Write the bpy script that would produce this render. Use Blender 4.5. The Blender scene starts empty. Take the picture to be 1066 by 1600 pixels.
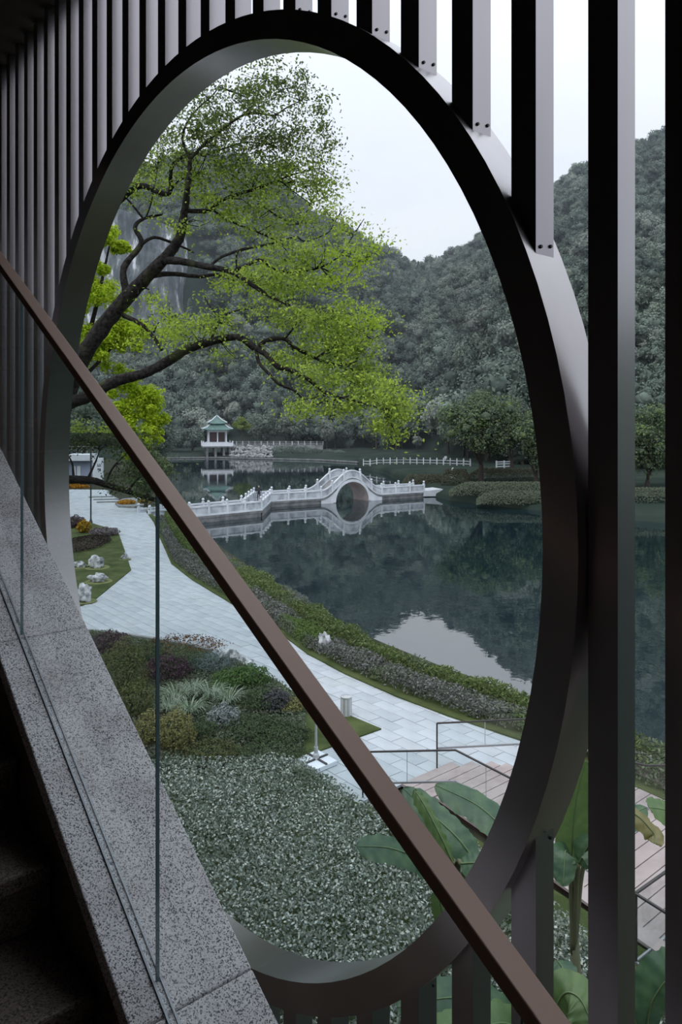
import bpy, bmesh, math, random
import numpy as np
from mathutils import Vector, Matrix, noise as mnoise

# ------------------------------------------------------------------ camera, sky, light, exposure
SC = bpy.context.scene
COL = SC.collection
RNG = np.random.default_rng(7)
random.seed(7)
F, CX, HY = 1155.0, 533.0, 660.0          # focal length (px of the 1066 wide frame), centre column, horizon row
EYE = 9.5                                  # eye height above the lake
cam_d = bpy.data.cameras.new('camera'); cam = bpy.data.objects.new('camera', cam_d); COL.objects.link(cam)
cam_d.sensor_fit = 'HORIZONTAL'; cam_d.sensor_width = 36.0; cam_d.lens = 36.0 * F / 1066.0
cam_d.shift_y = (HY - 800.0) / 1066.0
cam_d.clip_start = 0.02; cam_d.clip_end = 3000
cam.location = (0, 0, EYE); cam.rotation_euler = (math.pi / 2, 0, 0)
SC.camera = cam
SC.view_settings.view_transform = 'Standard'; SC.view_settings.look = 'None'
SC.view_settings.gamma = 1.0; SC.view_settings.use_curve_mapping = False
SC.view_settings.exposure = 0.0

world = bpy.data.worlds.new('overcast_sky'); SC.world = world; world.use_nodes = True
wt = world.node_tree; wt.nodes.clear()
def wn(t, **k):
    n = wt.nodes.new(t)
    for a, b in k.items(): setattr(n, a, b)
    return n
w_out = wn('ShaderNodeOutputWorld'); w_bg = wn('ShaderNodeBackground'); w_tc = wn('ShaderNodeTexCoord')
w_sep = wn('ShaderNodeSeparateXYZ'); w_ramp = wn('ShaderNodeValToRGB'); w_noise = wn('ShaderNodeTexNoise')
w_map = wn('ShaderNodeMapping'); w_mix = wn('ShaderNodeMixRGB', blend_type='MULTIPLY')
w_map.inputs['Scale'].default_value = (1.2, 1.2, 3.0)
w_noise.inputs['Scale'].default_value = 2.2; w_noise.inputs['Detail'].default_value = 5
w_nr = wn('ShaderNodeValToRGB')
w_nr.color_ramp.elements[0].position = .3; w_nr.color_ramp.elements[0].color = (.86, .90, .95, 1)
w_nr.color_ramp.elements[1].position = .7; w_nr.color_ramp.elements[1].color = (1, 1, 1, 1)
e = w_ramp.color_ramp.elements                                   # overcast: brighter towards the zenith
e[0].position = 0.0; e[0].color = (.80, .87, .95, 1)
e[1].position = 1.0; e[1].color = (1.95, 2.1, 2.3, 1)
w_ramp.color_ramp.elements.new(.35).color = (.97, 1.03, 1.11, 1)
for a, b in ((w_tc.outputs['Generated'], w_sep.inputs[0]), (w_sep.outputs['Z'], w_ramp.inputs[0]), (w_tc.outputs['Generated'], w_map.inputs[0]),
             (w_map.outputs[0], w_noise.inputs['Vector']), (w_noise.outputs['Fac'], w_nr.inputs[0]), (w_ramp.outputs[0], w_mix.inputs[1]),
             (w_nr.outputs[0], w_mix.inputs[2]), (w_mix.outputs[0], w_bg.inputs[0]), (w_bg.outputs[0], w_out.inputs[0])):
    wt.links.new(a, b)
w_mix.inputs[0].default_value = 1.0
w_bg.inputs[1].default_value = 1.0

sun_d = bpy.data.lights.new('veiled_sun', 'SUN'); sun = bpy.data.objects.new('veiled_sun', sun_d); COL.objects.link(sun)
sun_d.energy = 1.0; sun_d.angle = math.radians(35); sun_d.color = (1.0, .97, .9)
sun.rotation_euler = (math.radians(28), math.radians(-22), 0)

# ------------------------------------------------------------------ helpers
def tag(o, label=None, cat=None, group=None, kind=None):
    if label: o['label'] = label
    if cat: o['category'] = cat
    if group: o['group'] = group
    if kind: o['kind'] = kind
    return o
def wloc(o):
    v = Vector((0, 0, 0))
    while o is not None:
        v += o.location; o = o.parent
    return v
def empty(name, loc, label=None, cat=None, group=None, kind=None):
    o = bpy.data.objects.new(name, None); COL.objects.link(o); o.location = loc; o.empty_display_size = .1
    return tag(o, label, cat, group, kind)
def link(name, me, mat=None, parent=None):
    o = bpy.data.objects.new(name, me)
    if mat is not None and not me.materials: me.materials.append(mat)
    COL.objects.link(o)
    if parent is not None: o.parent = parent
    return o
def copy_tree(o, parent=None):
    c = o.copy(); COL.objects.link(c); c.parent = parent
    for ch in list(o.children): copy_tree(ch, c)
    return c
def G(u, v, z):                            # where the sight line of pixel (u, v) meets height z
    D = (EYE - z) * F / (v - HY)
    return Vector(((u - CX) / F * D, D, z))
def P(u, v, D):                            # pixel and depth to a point
    return Vector(((u - CX) / F * D, D, EYE - (v - HY) / F * D))

class MB:
    def __init__(s): s.v = []; s.f = []
    def add(s, vs, fs):
        b = len(s.v); s.v += [tuple(x) for x in vs]; s.f += [tuple(i + b for i in f) for f in fs]
    def hexa(s, c8):                       # 4 bottom corners (ccw from above), 4 top corners
        s.add(c8, [(3, 2, 1, 0), (4, 5, 6, 7), (0, 1, 5, 4), (1, 2, 6, 5), (2, 3, 7, 6), (3, 0, 4, 7)])
    def box(s, c, d, rz=0.0):
        cx, cy, cz = c; x, y, z = d[0] / 2, d[1] / 2, d[2] / 2; k, q = math.cos(rz), math.sin(rz)
        pts = []
        for zz in (-z, z):
            for xx, yy in ((-x, -y), (x, -y), (x, y), (-x, y)):
                pts.append((cx + xx * k - yy * q, cy + xx * q + yy * k, cz + zz))
        s.hexa(pts)
    def bar(s, a, b, w, h, up=Vector((0, 0, 1))):   # rectangular bar between two points
        a, b = Vector(a), Vector(b); d = (b - a).normalized(); side = d.cross(up).normalized(); n = side.cross(d)
        pts = []
        for q in (-h / 2, h / 2):
            for p, sg in ((a, -1), (a, 1), (b, 1), (b, -1)):
                pts.append(p + side * sg * w / 2 + n * q)
        s.hexa(pts)
    def prism(s, poly, z0, z1):            # poly ccw, triangulated n-gon caps
        n = len(poly); vs = [(p[0], p[1], z0) for p in poly] + [(p[0], p[1], z1) for p in poly]
        fs = [tuple(range(n - 1, -1, -1)), tuple(range(n, 2 * n))] + [(i, (i + 1) % n, n + (i + 1) % n, n + i) for i in range(n)]
        s.add(vs, fs)
    def tube(s, pts, rad, n=8, cap=True, wob=0.0):
        pts = [Vector(p) for p in pts]; m = len(pts); vs = []; fs = []
        ref = Vector((0.31, .9, .2))
        for i, p in enumerate(pts):
            d = (pts[min(i + 1, m - 1)] - pts[max(i - 1, 0)]).normalized()
            x = d.cross(ref)
            if x.length < .05: x = d.cross(Vector((1, 0, 0)))
            x.normalize(); y = d.cross(x)
            for k in range(n):
                a = 2 * math.pi * k / n; r = rad[i] * (1 + (random.uniform(-wob, wob) if wob else 0))
                vs.append(p + x * math.cos(a) * r + y * math.sin(a) * r)
        for i in range(m - 1):
            for k in range(n): fs.append((i * n + k, i * n + (k + 1) % n, (i + 1) * n + (k + 1) % n, (i + 1) * n + k))
        if cap: fs += [tuple(range(n - 1, -1, -1)), tuple((m - 1) * n + k for k in range(n))]
        s.add(vs, fs)
    def lathe(s, c, prof, n=12):           # prof: (radius, z)
        vs = []; fs = []
        for r, z in prof:
            for k in range(n):
                a = 2 * math.pi * k / n; vs.append((c[0] + r * math.cos(a), c[1] + r * math.sin(a), c[2] + z))
        for i in range(len(prof) - 1):
            for k in range(n): fs.append((i * n + k, i * n + (k + 1) % n, (i + 1) * n + (k + 1) % n, (i + 1) * n + k))
        fs += [tuple(range(n - 1, -1, -1)), tuple((len(prof) - 1) * n + k for k in range(n))]
        s.add(vs, fs)
    def build(s, name, mat, parent=None, smooth=False, bevel=0.0):
        o0 = wloc(parent) if parent is not None else Vector((0, 0, 0))
        me = bpy.data.meshes.new(name)
        me.from_pydata([(x[0] - o0.x, x[1] - o0.y, x[2] - o0.z) for x in s.v], [], s.f); me.update()
        if smooth: me.shade_smooth()
        o = link(name, me, mat, parent)
        if bevel:
            b = o.modifiers.new('bevel', 'BEVEL'); b.width = bevel; b.segments = 2; b.limit_method = 'ANGLE'
        return o

def quads_mesh(name, V):                   # V: (n, 4, 3) -> mesh of loose quads
    n = V.shape[0]; me = bpy.data.meshes.new(name)
    me.vertices.add(n * 4); me.vertices.foreach_set('co', V.reshape(-1).astype(np.float32))
    me.loops.add(n * 4); me.loops.foreach_set('vertex_index', np.arange(n * 4, dtype=np.int32))
    me.polygons.add(n); me.polygons.foreach_set('loop_start', np.arange(0, n * 4, 4, dtype=np.int32))
    me.update(); me.validate(); return me
def unit(a): return a / np.maximum(np.linalg.norm(a, axis=-1, keepdims=True), 1e-9)
def leaf_quads(C, N, L, W, hang=0.0):      # rhombic leaves at C with normals N
    n = len(C); t = RNG.normal(size=(n, 3)); t[:, 2] -= hang
    t = unit(t - N * np.sum(t * N, 1, keepdims=True)); b = np.cross(N, t)
    L = np.broadcast_to(np.asarray(L, float), (n,))[:, None]; W = np.broadcast_to(np.asarray(W, float), (n,))[:, None]
    return np.stack([C - t * L / 2, C + b * W / 2, C + t * L / 2, C - b * W / 2], 1)
def rnd_dir(n):
    return unit(RNG.normal(size=(n, 3)))
def in_ball(n): return rnd_dir(n) * (RNG.random((n, 1)) ** (1 / 3))
def merge_mesh(name, parts):               # list of (verts Nx3, faces list/array, material index)
    vs = []; loops = []; starts = []; mats = []; b = 0; ls = 0
    for V, Fc, mi in parts:
        V = np.asarray(V, np.float32).reshape(-1, 3); Fc = np.asarray(Fc, np.int32); k = Fc.shape[1]
        vs.append(V); loops.append((Fc + b).reshape(-1)); starts.append(np.arange(len(Fc), dtype=np.int32) * k + ls)
        mats.append(np.full(len(Fc), mi, np.int32)); b += len(V); ls += Fc.size
    V = np.concatenate(vs); Lp = np.concatenate(loops).astype(np.int32); St = np.concatenate(starts).astype(np.int32)
    me = bpy.data.meshes.new(name)
    me.vertices.add(len(V)); me.vertices.foreach_set('co', V.reshape(-1))
    me.loops.add(len(Lp)); me.loops.foreach_set('vertex_index', Lp)
    me.polygons.add(len(St)); me.polygons.foreach_set('loop_start', St); me.polygons.foreach_set('material_index', np.concatenate(mats))
    me.update(); return me
def ico(sub=1):
    bm = bmesh.new(); bmesh.ops.create_icosphere(bm, subdivisions=sub, radius=1.0)
    V = np.array([v.co[:] for v in bm.verts]); Fc = np.array([[v.index for v in f.verts] for f in bm.faces]); bm.free(); return V, Fc
ICO1, ICO2, ICO3 = ico(1), ico(2), ico(3)

# ------------------------------------------------------------------ materials
MATS = {}
def mat_base(name):
    m = bpy.data.materials.new(name); m.use_nodes = True; nt = m.node_tree; nt.nodes.clear(); MATS[name] = m
    out = nt.nodes.new('ShaderNodeOutputMaterial'); return m, nt, out
def N_(nt, t, **k):
    n = nt.nodes.new(t)
    for a, b in k.items():
        if a in n.inputs: n.inputs[a].default_value = b
        else: setattr(n, a, b)
    return n
def ramp(nt, fac, stops):
    r = nt.nodes.new('ShaderNodeValToRGB'); els = r.color_ramp.elements
    els[0].position, els[0].color = stops[0][0], (*stops[0][1], 1); els[1].position, els[1].color = stops[-1][0], (*stops[-1][1], 1)
    for p, c in stops[1:-1]: els.new(p).color = (*c, 1)
    nt.links.new(fac, r.inputs[0]); return r.outputs[0]
def surf(name, c1, c2=None, scale=4.0, rough=.6, metal=0.0, spec=.5, bump=0.0, bscale=None, detail=4, stretch=(1, 1, 1), lo=.35, hi=.65):
    m, nt, out = mat_base(name); b = N_(nt, 'ShaderNodeBsdfPrincipled'); c2 = c2 or c1
    tc = N_(nt, 'ShaderNodeTexCoord'); mp = N_(nt, 'ShaderNodeMapping'); mp.inputs['Scale'].default_value = stretch
    nt.links.new(tc.outputs['Object'], mp.inputs[0])
    nz = N_(nt, 'ShaderNodeTexNoise'); nz.inputs['Scale'].default_value = scale; nz.inputs['Detail'].default_value = detail
    nt.links.new(mp.outputs[0], nz.inputs['Vector'])
    nt.links.new(ramp(nt, nz.outputs['Fac'], [(lo, c1), (hi, c2)]), b.inputs['Base Color'])
    b.inputs['Roughness'].default_value = rough; b.inputs['Metallic'].default_value = metal; b.inputs['Specular IOR Level'].default_value = spec
    if bump:
        n2 = N_(nt, 'ShaderNodeTexNoise'); n2.inputs['Scale'].default_value = bscale or scale * 3; n2.inputs['Detail'].default_value = 5
        nt.links.new(mp.outputs[0], n2.inputs['Vector'])
        bp = N_(nt, 'ShaderNodeBump'); bp.inputs['Strength'].default_value = bump; bp.inputs['Distance'].default_value = .05
        nt.links.new(n2.outputs['Fac'], bp.inputs['Height']); nt.links.new(bp.outputs[0], b.inputs['Normal'])
    nt.links.new(b.outputs[0], out.inputs[0]); return m
def leafmat(name, c1, c2, c3=None, trans=.35, obj_var=.35, big=None):
    m, nt, out = mat_base(name)
    g = N_(nt, 'ShaderNodeNewGeometry'); oi = N_(nt, 'ShaderNodeObjectInfo')
    stops = [(0, c1), (1, c2)] if c3 is None else [(0, c1), (.6, c2), (1, c3)]
    col = ramp(nt, g.outputs['Random Per Island'], stops)
    hv = N_(nt, 'ShaderNodeHueSaturation'); nt.links.new(col, hv.inputs['Color'])
    mr = N_(nt, 'ShaderNodeMapRange'); mr.inputs['To Min'].default_value = 1 - obj_var; mr.inputs['To Max'].default_value = 1 + obj_var
    nt.links.new(oi.outputs['Random'], mr.inputs[0]); nt.links.new(mr.outputs[0], hv.inputs['Value'])
    c = hv.outputs[0]
    if big:                                # patches of a second leaf colour over the plant
        nz = N_(nt, 'ShaderNodeTexNoise'); nz.inputs['Scale'].default_value = big[0]; nz.inputs['Detail'].default_value = 2
        nt.links.new(N_(nt, 'ShaderNodeTexCoord').outputs['Object'], nz.inputs['Vector'])
        mx = N_(nt, 'ShaderNodeMixRGB'); nt.links.new(c, mx.inputs[1]); mx.inputs[2].default_value = (*big[1], 1)
        m2 = N_(nt, 'ShaderNodeMapRange'); m2.inputs['From Min'].default_value = big[2]; m2.inputs['From Max'].default_value = big[2] + .12
        nt.links.new(nz.outputs['Fac'], m2.inputs[0]); nt.links.new(m2.outputs[0], mx.inputs[0]); c = mx.outputs[0]
    d = N_(nt, 'ShaderNodeBsdfDiffuse'); t = N_(nt, 'ShaderNodeBsdfTranslucent'); mix = N_(nt, 'ShaderNodeMixShader'); mix.inputs[0].default_value = trans
    nt.links.new(c, d.inputs[0]); nt.links.new(c, t.inputs[0]); nt.links.new(d.outputs[0], mix.inputs[1]); nt.links.new(t.outputs[0], mix.inputs[2])
    nt.links.new(mix.outputs[0], out.inputs[0]); return m
def granite(name, base, dark, light, scale=1.0, rough=.55):
    m, nt, out = mat_base(name); b = N_(nt, 'ShaderNodeBsdfPrincipled'); tc = N_(nt, 'ShaderNodeTexCoord')
    v = N_(nt, 'ShaderNodeTexVoronoi'); v.inputs['Scale'].default_value = 260 * scale; nt.links.new(tc.outputs['Object'], v.inputs['Vector'])
    n = N_(nt, 'ShaderNodeTexNoise'); n.inputs['Scale'].default_value = 170 * scale; n.inputs['Detail'].default_value = 3; nt.links.new(tc.outputs['Object'], n.inputs['Vector'])
    n2 = N_(nt, 'ShaderNodeTexNoise'); n2.inputs['Scale'].default_value = 5; n2.inputs['Detail'].default_value = 4; nt.links.new(tc.outputs['Object'], n2.inputs['Vector'])
    sep = N_(nt, 'ShaderNodeSeparateColor'); nt.links.new(v.outputs['Color'], sep.inputs[0])
    c1 = ramp(nt, sep.outputs[0], [(0, dark), (.16, dark), (.3, base), (.8, base), (1, light)])
    c2 = ramp(nt, n.outputs['Fac'], [(.37, dark), (.44, base), (.6, light)])
    mx = N_(nt, 'ShaderNodeMixRGB', blend_type='DARKEN'); mx.inputs[0].default_value = .62; nt.links.new(c1, mx.inputs[1]); nt.links.new(c2, mx.inputs[2])
    st = ramp(nt, n2.outputs['Fac'], [(.3, (.72, .68, .66)), (.55, (1, 1, 1))])
    ml = N_(nt, 'ShaderNodeMixRGB', blend_type='MULTIPLY'); ml.inputs[0].default_value = 1; nt.links.new(mx.outputs[0], ml.inputs[1]); nt.links.new(st, ml.inputs[2])
    nt.links.new(ml.outputs[0], b.inputs['Base Color']); b.inputs['Roughness'].default_value = rough
    nt.links.new(b.outputs[0], out.inputs[0]); return m
def glass(name, tint=(.93, .96, .96), f0=.035):
    m, nt, out = mat_base(name); t = N_(nt, 'ShaderNodeBsdfTransparent'); t.inputs[0].default_value = (*tint, 1)
    g = N_(nt, 'ShaderNodeBsdfGlossy'); g.inputs['Roughness'].default_value = .02; lw = N_(nt, 'ShaderNodeLayerWeight'); lw.inputs[0].default_value = .5
    pw = N_(nt, 'ShaderNodeMath', operation='POWER'); pw.inputs[1].default_value = 5; nt.links.new(lw.outputs['Facing'], pw.inputs[0])
    ma = N_(nt, 'ShaderNodeMath', operation='MULTIPLY_ADD'); ma.inputs[1].default_value = .9; ma.inputs[2].default_value = f0; nt.links.new(pw.outputs[0], ma.inputs[0])
    mx = N_(nt, 'ShaderNodeMixShader'); nt.links.new(ma.outputs[0], mx.inputs[0]); nt.links.new(t.outputs[0], mx.inputs[1]); nt.links.new(g.outputs[0], mx.inputs[2])
    nt.links.new(mx.outputs[0], out.inputs[0]); return m

M_METAL = surf('dark_bronze_metal', (.345, .315, .325), (.39, .36, .37), scale=3, rough=.28, metal=1.0, spec=.5, stretch=(1, 1, .2))
M_RING = surf('ring_steel', (.33, .30, .30), (.42, .39, .39), scale=2.2, rough=.28, metal=1.0, spec=.5)
M_RAIL = surf('bronze_handrail', (.39, .255, .195), (.41, .27, .205), scale=2, rough=.45, metal=.2)
M_GLASS = glass('balustrade_glass')
M_GLASS_EDGE = surf('green_glass_edge', (.17, .26, .28), rough=.15, spec=.8)
M_CHANNEL = surf('steel_channel', (.30, .31, .33), (.36, .37, .39), scale=8, rough=.35, metal=.5)
M_GRANITE = granite('grey_granite', (.80, .73, .73), (.11, .10, .10), (.95, .90, .90), scale=1.35)
M_GRANITE_DK = granite('brown_granite', (.19, .14, .115), (.045, .035, .028), (.30, .24, .20))
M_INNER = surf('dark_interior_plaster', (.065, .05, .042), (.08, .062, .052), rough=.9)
M_PAVE = [surf('pale_paver_%s' % k, c, tuple(x * .86 for x in c), scale=1.6, rough=.75, detail=5) for k, c in
          (('a', (.41, .44, .47)), ('b', (.44, .47, .50)), ('c', (.38, .41, .44)), ('d', (.42, .445, .465)))]
M_KERB = surf('grey_kerb_stone', (.16, .17, .17), (.24, .25, .25), scale=3)
M_GRASS = surf('lawn_grass', (.045, .062, .022), (.085, .105, .040), scale=1.3, rough=.95, spec=.1, bump=.6, bscale=30, detail=8)
M_SOIL = surf('bed_soil', (.028, .030, .020), (.050, .052, .034), scale=2, rough=.95, spec=.1, bump=.5, bscale=20)
M_HILL = surf('hill_undergrowth', (.020, .030, .026), (.036, .048, .038), scale=.15, rough=1, spec=0)
M_HILL2 = surf('side_hill_canopy', (.055, .075, .062), (.095, .12, .098), scale=.12, rough=1, spec=0, detail=8, bump=1, bscale=.3)
M_DECK = surf('weathered_deck_board', (.30, .245, .235), (.37, .315, .30), scale=2.5, rough=.8, stretch=(1, 1, 1))
M_DECKSIDE = surf('red_brown_fascia', (.085, .04, .033), (.06, .03, .026), scale=4, rough=.7)
M_STONE = surf('white_bridge_stone', (.50, .53, .57), (.66, .69, .73), scale=.9, rough=.75, detail=6, bump=.15, bscale=8)
M_PANEL = surf('weathered_panel_stone', (.26, .28, .31), (.54, .57, .61), scale=1.1, rough=.8, detail=7, stretch=(1, 1, .6), lo=.36, hi=.56)
M_STONE_DK = surf('stained_bridge_stone', (.10, .105, .11), (.21, .215, .22), scale=1.3, rough=.85, detail=6)
M_VAULT = surf('pinkish_vault_stone', (.30, .25, .24), (.38, .33, .32), scale=1.5, rough=.9)
M_ROCK = surf('white_limestone', (.12, .125, .13), (.60, .61, .63), scale=4.5, rough=.85, detail=8, bump=.6, bscale=7, lo=.36, hi=.58)
M_ROCKDK = surf('grey_bank_rock', (.12, .13, .13), (.34, .35, .36), scale=.6, rough=.9, detail=8, bump=.6, bscale=2)
M_ROCKERY = surf('rockery_stone', (.13, .14, .14), (.42, .43, .44), scale=.8, rough=.9, detail=8, bump=.6, bscale=2)
M_ROOF = surf('green_roof_tile', (.055, .12, .105), (.085, .165, .145), scale=1.4, rough=.5)
M_WHITE = surf('white_paint', (.62, .65, .70), (.68, .71, .76), scale=1, rough=.7)
M_REDWOOD = surf('dark_red_timber', (.10, .055, .055), (.14, .08, .08), scale=1, rough=.7)
M_BLACK = surf('black_paint', (.015, .015, .016), rough=.6)
M_BLUEGREY = surf('blue_grey_wall', (.26, .30, .40), (.32, .36, .46), scale=.3, rough=.8)
M_IRON = surf('dark_iron', (.03, .028, .028), (.045, .04, .04), scale=6, rough=.5)
M_STEEL = surf('light_steel', (.42, .43, .44), (.5, .51, .52), scale=5, rough=.4, metal=.4)
M_RAILGLASS = glass('railing_glass', (.95, .97, .97))

# bark with coarse ridges and moss
def bark(name, c1, c2, moss):
    m, nt, out = mat_base(name); b = N_(nt, 'ShaderNodeBsdfPrincipled'); tc = N_(nt, 'ShaderNodeTexCoord')
    n = N_(nt, 'ShaderNodeTexNoise'); n.inputs['Scale'].default_value = 9; n.inputs['Detail'].default_value = 8; nt.links.new(tc.outputs['Object'], n.inputs['Vector'])
    n2 = N_(nt, 'ShaderNodeTexNoise'); n2.inputs['Scale'].default_value = 1.6; n2.inputs['Detail'].default_value = 5; nt.links.new(tc.outputs['Object'], n2.inputs['Vector'])
    c = ramp(nt, n.outputs['Fac'], [(.35, c1), (.65, c2)])
    f = ramp(nt, n2.outputs['Fac'], [(.56, (0, 0, 0)), (.66, (.8, .8, .8))])
    mx = N_(nt, 'ShaderNodeMixRGB'); nt.links.new(f, mx.inputs[0]); nt.links.new(c, mx.inputs[1]); mx.inputs[2].default_value = (*moss, 1)
    nt.links.new(mx.outputs[0], b.inputs['Base Color']); b.inputs['Roughness'].default_value = .95; b.inputs['Specular IOR Level'].default_value = .1
    bp = N_(nt, 'ShaderNodeBump'); bp.inputs['Strength'].default_value = .9; bp.inputs['Distance'].default_value = .05
    nt.links.new(n.outputs['Fac'], bp.inputs['Height']); nt.links.new(bp.outputs[0], b.inputs['Normal']); nt.links.new(b.outputs[0], out.inputs[0]); return m
M_BARK = bark('dark_bark', (.012, .010, .010), (.040, .035, .034), (.050, .055, .025))
M_BARK2 = bark('grey_brown_bark', (.035, .028, .025), (.085, .07, .064), (.06, .06, .04))

# lake
def lake_mat():
    m, nt, out = mat_base('lake_water'); b = N_(nt, 'ShaderNodeBsdfPrincipled'); tc = N_(nt, 'ShaderNodeTexCoord')
    n0 = N_(nt, 'ShaderNodeTexNoise'); n0.inputs['Scale'].default_value = .10; n0.inputs['Detail'].default_value = 5; nt.links.new(tc.outputs['Object'], n0.inputs['Vector'])
    nt.links.new(ramp(nt, n0.outputs['Fac'], [(.35, (.005, .014, .019)), (.65, (.011, .022, .024))]), b.inputs['Base Color'])
    b.inputs['Roughness'].default_value = .015; b.inputs['IOR'].default_value = 3.1
    mp = N_(nt, 'ShaderNodeMapping'); mp.inputs['Scale'].default_value = (1, .8, 1); nt.links.new(tc.outputs['Object'], mp.inputs[0])
    n = N_(nt, 'ShaderNodeTexNoise'); n.inputs['Scale'].default_value = 1.1; n.inputs['Detail'].default_value = 3; nt.links.new(mp.outputs[0], n.inputs['Vector'])
    n2 = N_(nt, 'ShaderNodeTexNoise'); n2.inputs['Scale'].default_value = .07; n2.inputs['Detail'].default_value = 2; nt.links.new(tc.outputs['Object'], n2.inputs['Vector'])
    ms = N_(nt, 'ShaderNodeMapRange'); ms.inputs['From Min'].default_value = .4; ms.inputs['From Max'].default_value = .7; ms.inputs['To Min'].default_value = .02; ms.inputs['To Max'].default_value = .075
    nt.links.new(n2.outputs['Fac'], ms.inputs[0])
    bp = N_(nt, 'ShaderNodeBump'); bp.inputs['Distance'].default_value = .12
    nt.links.new(ms.outputs[0], bp.inputs['Strength']); nt.links.new(n.outputs['Fac'], bp.inputs['Height']); nt.links.new(bp.outputs[0], b.inputs['Normal'])
    nt.links.new(b.outputs[0], out.inputs[0]); return m
M_WATER = lake_mat()
def cliff_mat():
    m, nt, out = mat_base('streaked_limestone_cliff'); b = N_(nt, 'ShaderNodeBsdfPrincipled'); tc = N_(nt, 'ShaderNodeTexCoord')
    mp = N_(nt, 'ShaderNodeMapping'); mp.inputs['Scale'].default_value = (1, 1, .22); nt.links.new(tc.outputs['Object'], mp.inputs[0])
    n = N_(nt, 'ShaderNodeTexNoise'); n.inputs['Scale'].default_value = .23; n.inputs['Detail'].default_value = 6; n.inputs['Roughness'].default_value = .65; nt.links.new(mp.outputs[0], n.inputs['Vector'])
    nt.links.new(ramp(nt, n.outputs['Fac'], [(.40, (.07, .08, .09)), (.52, (.13, .145, .155)), (.55, (.17, .185, .20)), (.58, (.22, .23, .25)), (.63, (.60, .62, .66))]), b.inputs['Base Color'])
    b.inputs['Roughness'].default_value = .95; b.inputs['Specular IOR Level'].default_value = .1
    nt.links.new(b.outputs[0], out.inputs[0]); return m
M_CLIFF = cliff_mat()

L_FOREST = leafmat('forest_leaf', (.12, .148, .122), (.20, .24, .19), trans=.15, obj_var=.38)
L_FOREST_PALE = leafmat('pale_forest_leaf', (.18, .21, .185), (.27, .30, .255), trans=.2, obj_var=.22)
L_FOREST_DARK = leafmat('dark_forest_leaf', (.092, .122, .104), (.155, .192, .16), trans=.12, obj_var=.25)
L_LIME = leafmat('lime_leaf', (.24, .37, .02), (.42, .56, .04), (.52, .60, .07), trans=.5, obj_var=.1)
L_MAIN = leafmat('camphor_leaf', (.20, .27, .075), (.33, .45, .075), (.50, .60, .10), trans=.45, obj_var=.05, big=(.22, (.42, .56, .06), .52))
L_MAIN2 = leafmat('backlit_camphor_leaf', (.07, .095, .045), (.14, .19, .06), (.22, .29, .07), trans=.4, obj_var=.05)
L_LOW = leafmat('shaded_camphor_leaf', (.045, .062, .036), (.085, .11, .055), (.13, .17, .06), trans=.3, obj_var=0)
L_BANK = leafmat('bank_tree_leaf', (.080, .110, .080), (.14, .18, .12), (.20, .27, .10), trans=.25, obj_var=.15, big=(.25, (.10, .17, .035), .62))

# ------------------------------------------------------------------ building frame of reference: s along the wall, p out from the camera, h from eye level
AA = math.atan(960.0 / F)
E1 = Vector((-math.sin(AA), math.cos(AA), 0)); E2 = Vector((math.cos(AA), math.sin(AA), 0)); TA = math.tan(AA)
def B(s, p, h): return E1 * s + E2 * p + Vector((0, 0, EYE + h))
DL = .17                                   # slat spacing
PS = 7.66 * DL                             # slat front plane
SLAT_W, SLAT_D = .37 * DL, .375 * DL
PR = 7.47 * DL; RD = .75 * DL              # ring front plane, depth
RO, RI = 9.46 * DL, 8.98 * DL
SR = 20.42 * DL - PR * TA; HR = -1.52 * DL
CEIL = 13 * DL
SLOPE = .564
YC = -2.497                                # coping top at S = 0
PI_, PO_, PG = .6626, .9648, .75
def bhex(mb, s0, s1, p0, p1, h00, h01, h10, h11):
    """box from s0..s1, p0..p1; bottom heights at s0,s1 = h00,h01; top heights h10,h11"""
    mb.hexa([B(s0, p0, h00), B(s0, p1, h00), B(s1, p1, h01), B(s1, p0, h01), B(s0, p0, h10), B(s0, p1, h10), B(s1, p1, h11), B(s1, p0, h11)])

# room shell
def shell(name, s0, s1, p0, p1, h0, h1, mat=M_INNER):
    m = MB(); bhex(m, s0, s1, p0, p1, h0, h0, h1, h1); return tag(m.build(name, mat), kind='structure')
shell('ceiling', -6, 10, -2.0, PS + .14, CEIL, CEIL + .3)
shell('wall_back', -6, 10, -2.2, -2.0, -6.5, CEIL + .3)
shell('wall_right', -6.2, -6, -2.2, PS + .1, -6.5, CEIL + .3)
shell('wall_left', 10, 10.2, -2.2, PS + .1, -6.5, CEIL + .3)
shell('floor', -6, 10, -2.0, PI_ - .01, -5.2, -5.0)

# staircase
st = empty('staircase', B(0, 0, -5), kind='structure')
NOSE = -2.602
k = 0
for i in range(-9, 22):
    S = 2.856 + .299 * i
    h = NOSE + SLOPE * S
    sN = S - PI_ * TA
    m = MB(); bhex(m, sN - .02, sN + .299, -1.98, PI_ - .002, h - .05, h - .05, h, h); t = m.build('tread', M_GRANITE_DK, st, bevel=.008)
    m = MB(); bhex(m, sN + .0, sN + .281, -1.98, PI_ - .002, h - .169, h - .169, h - .052, h - .052); m.build('riser', M_GRANITE_DK, st)
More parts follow.
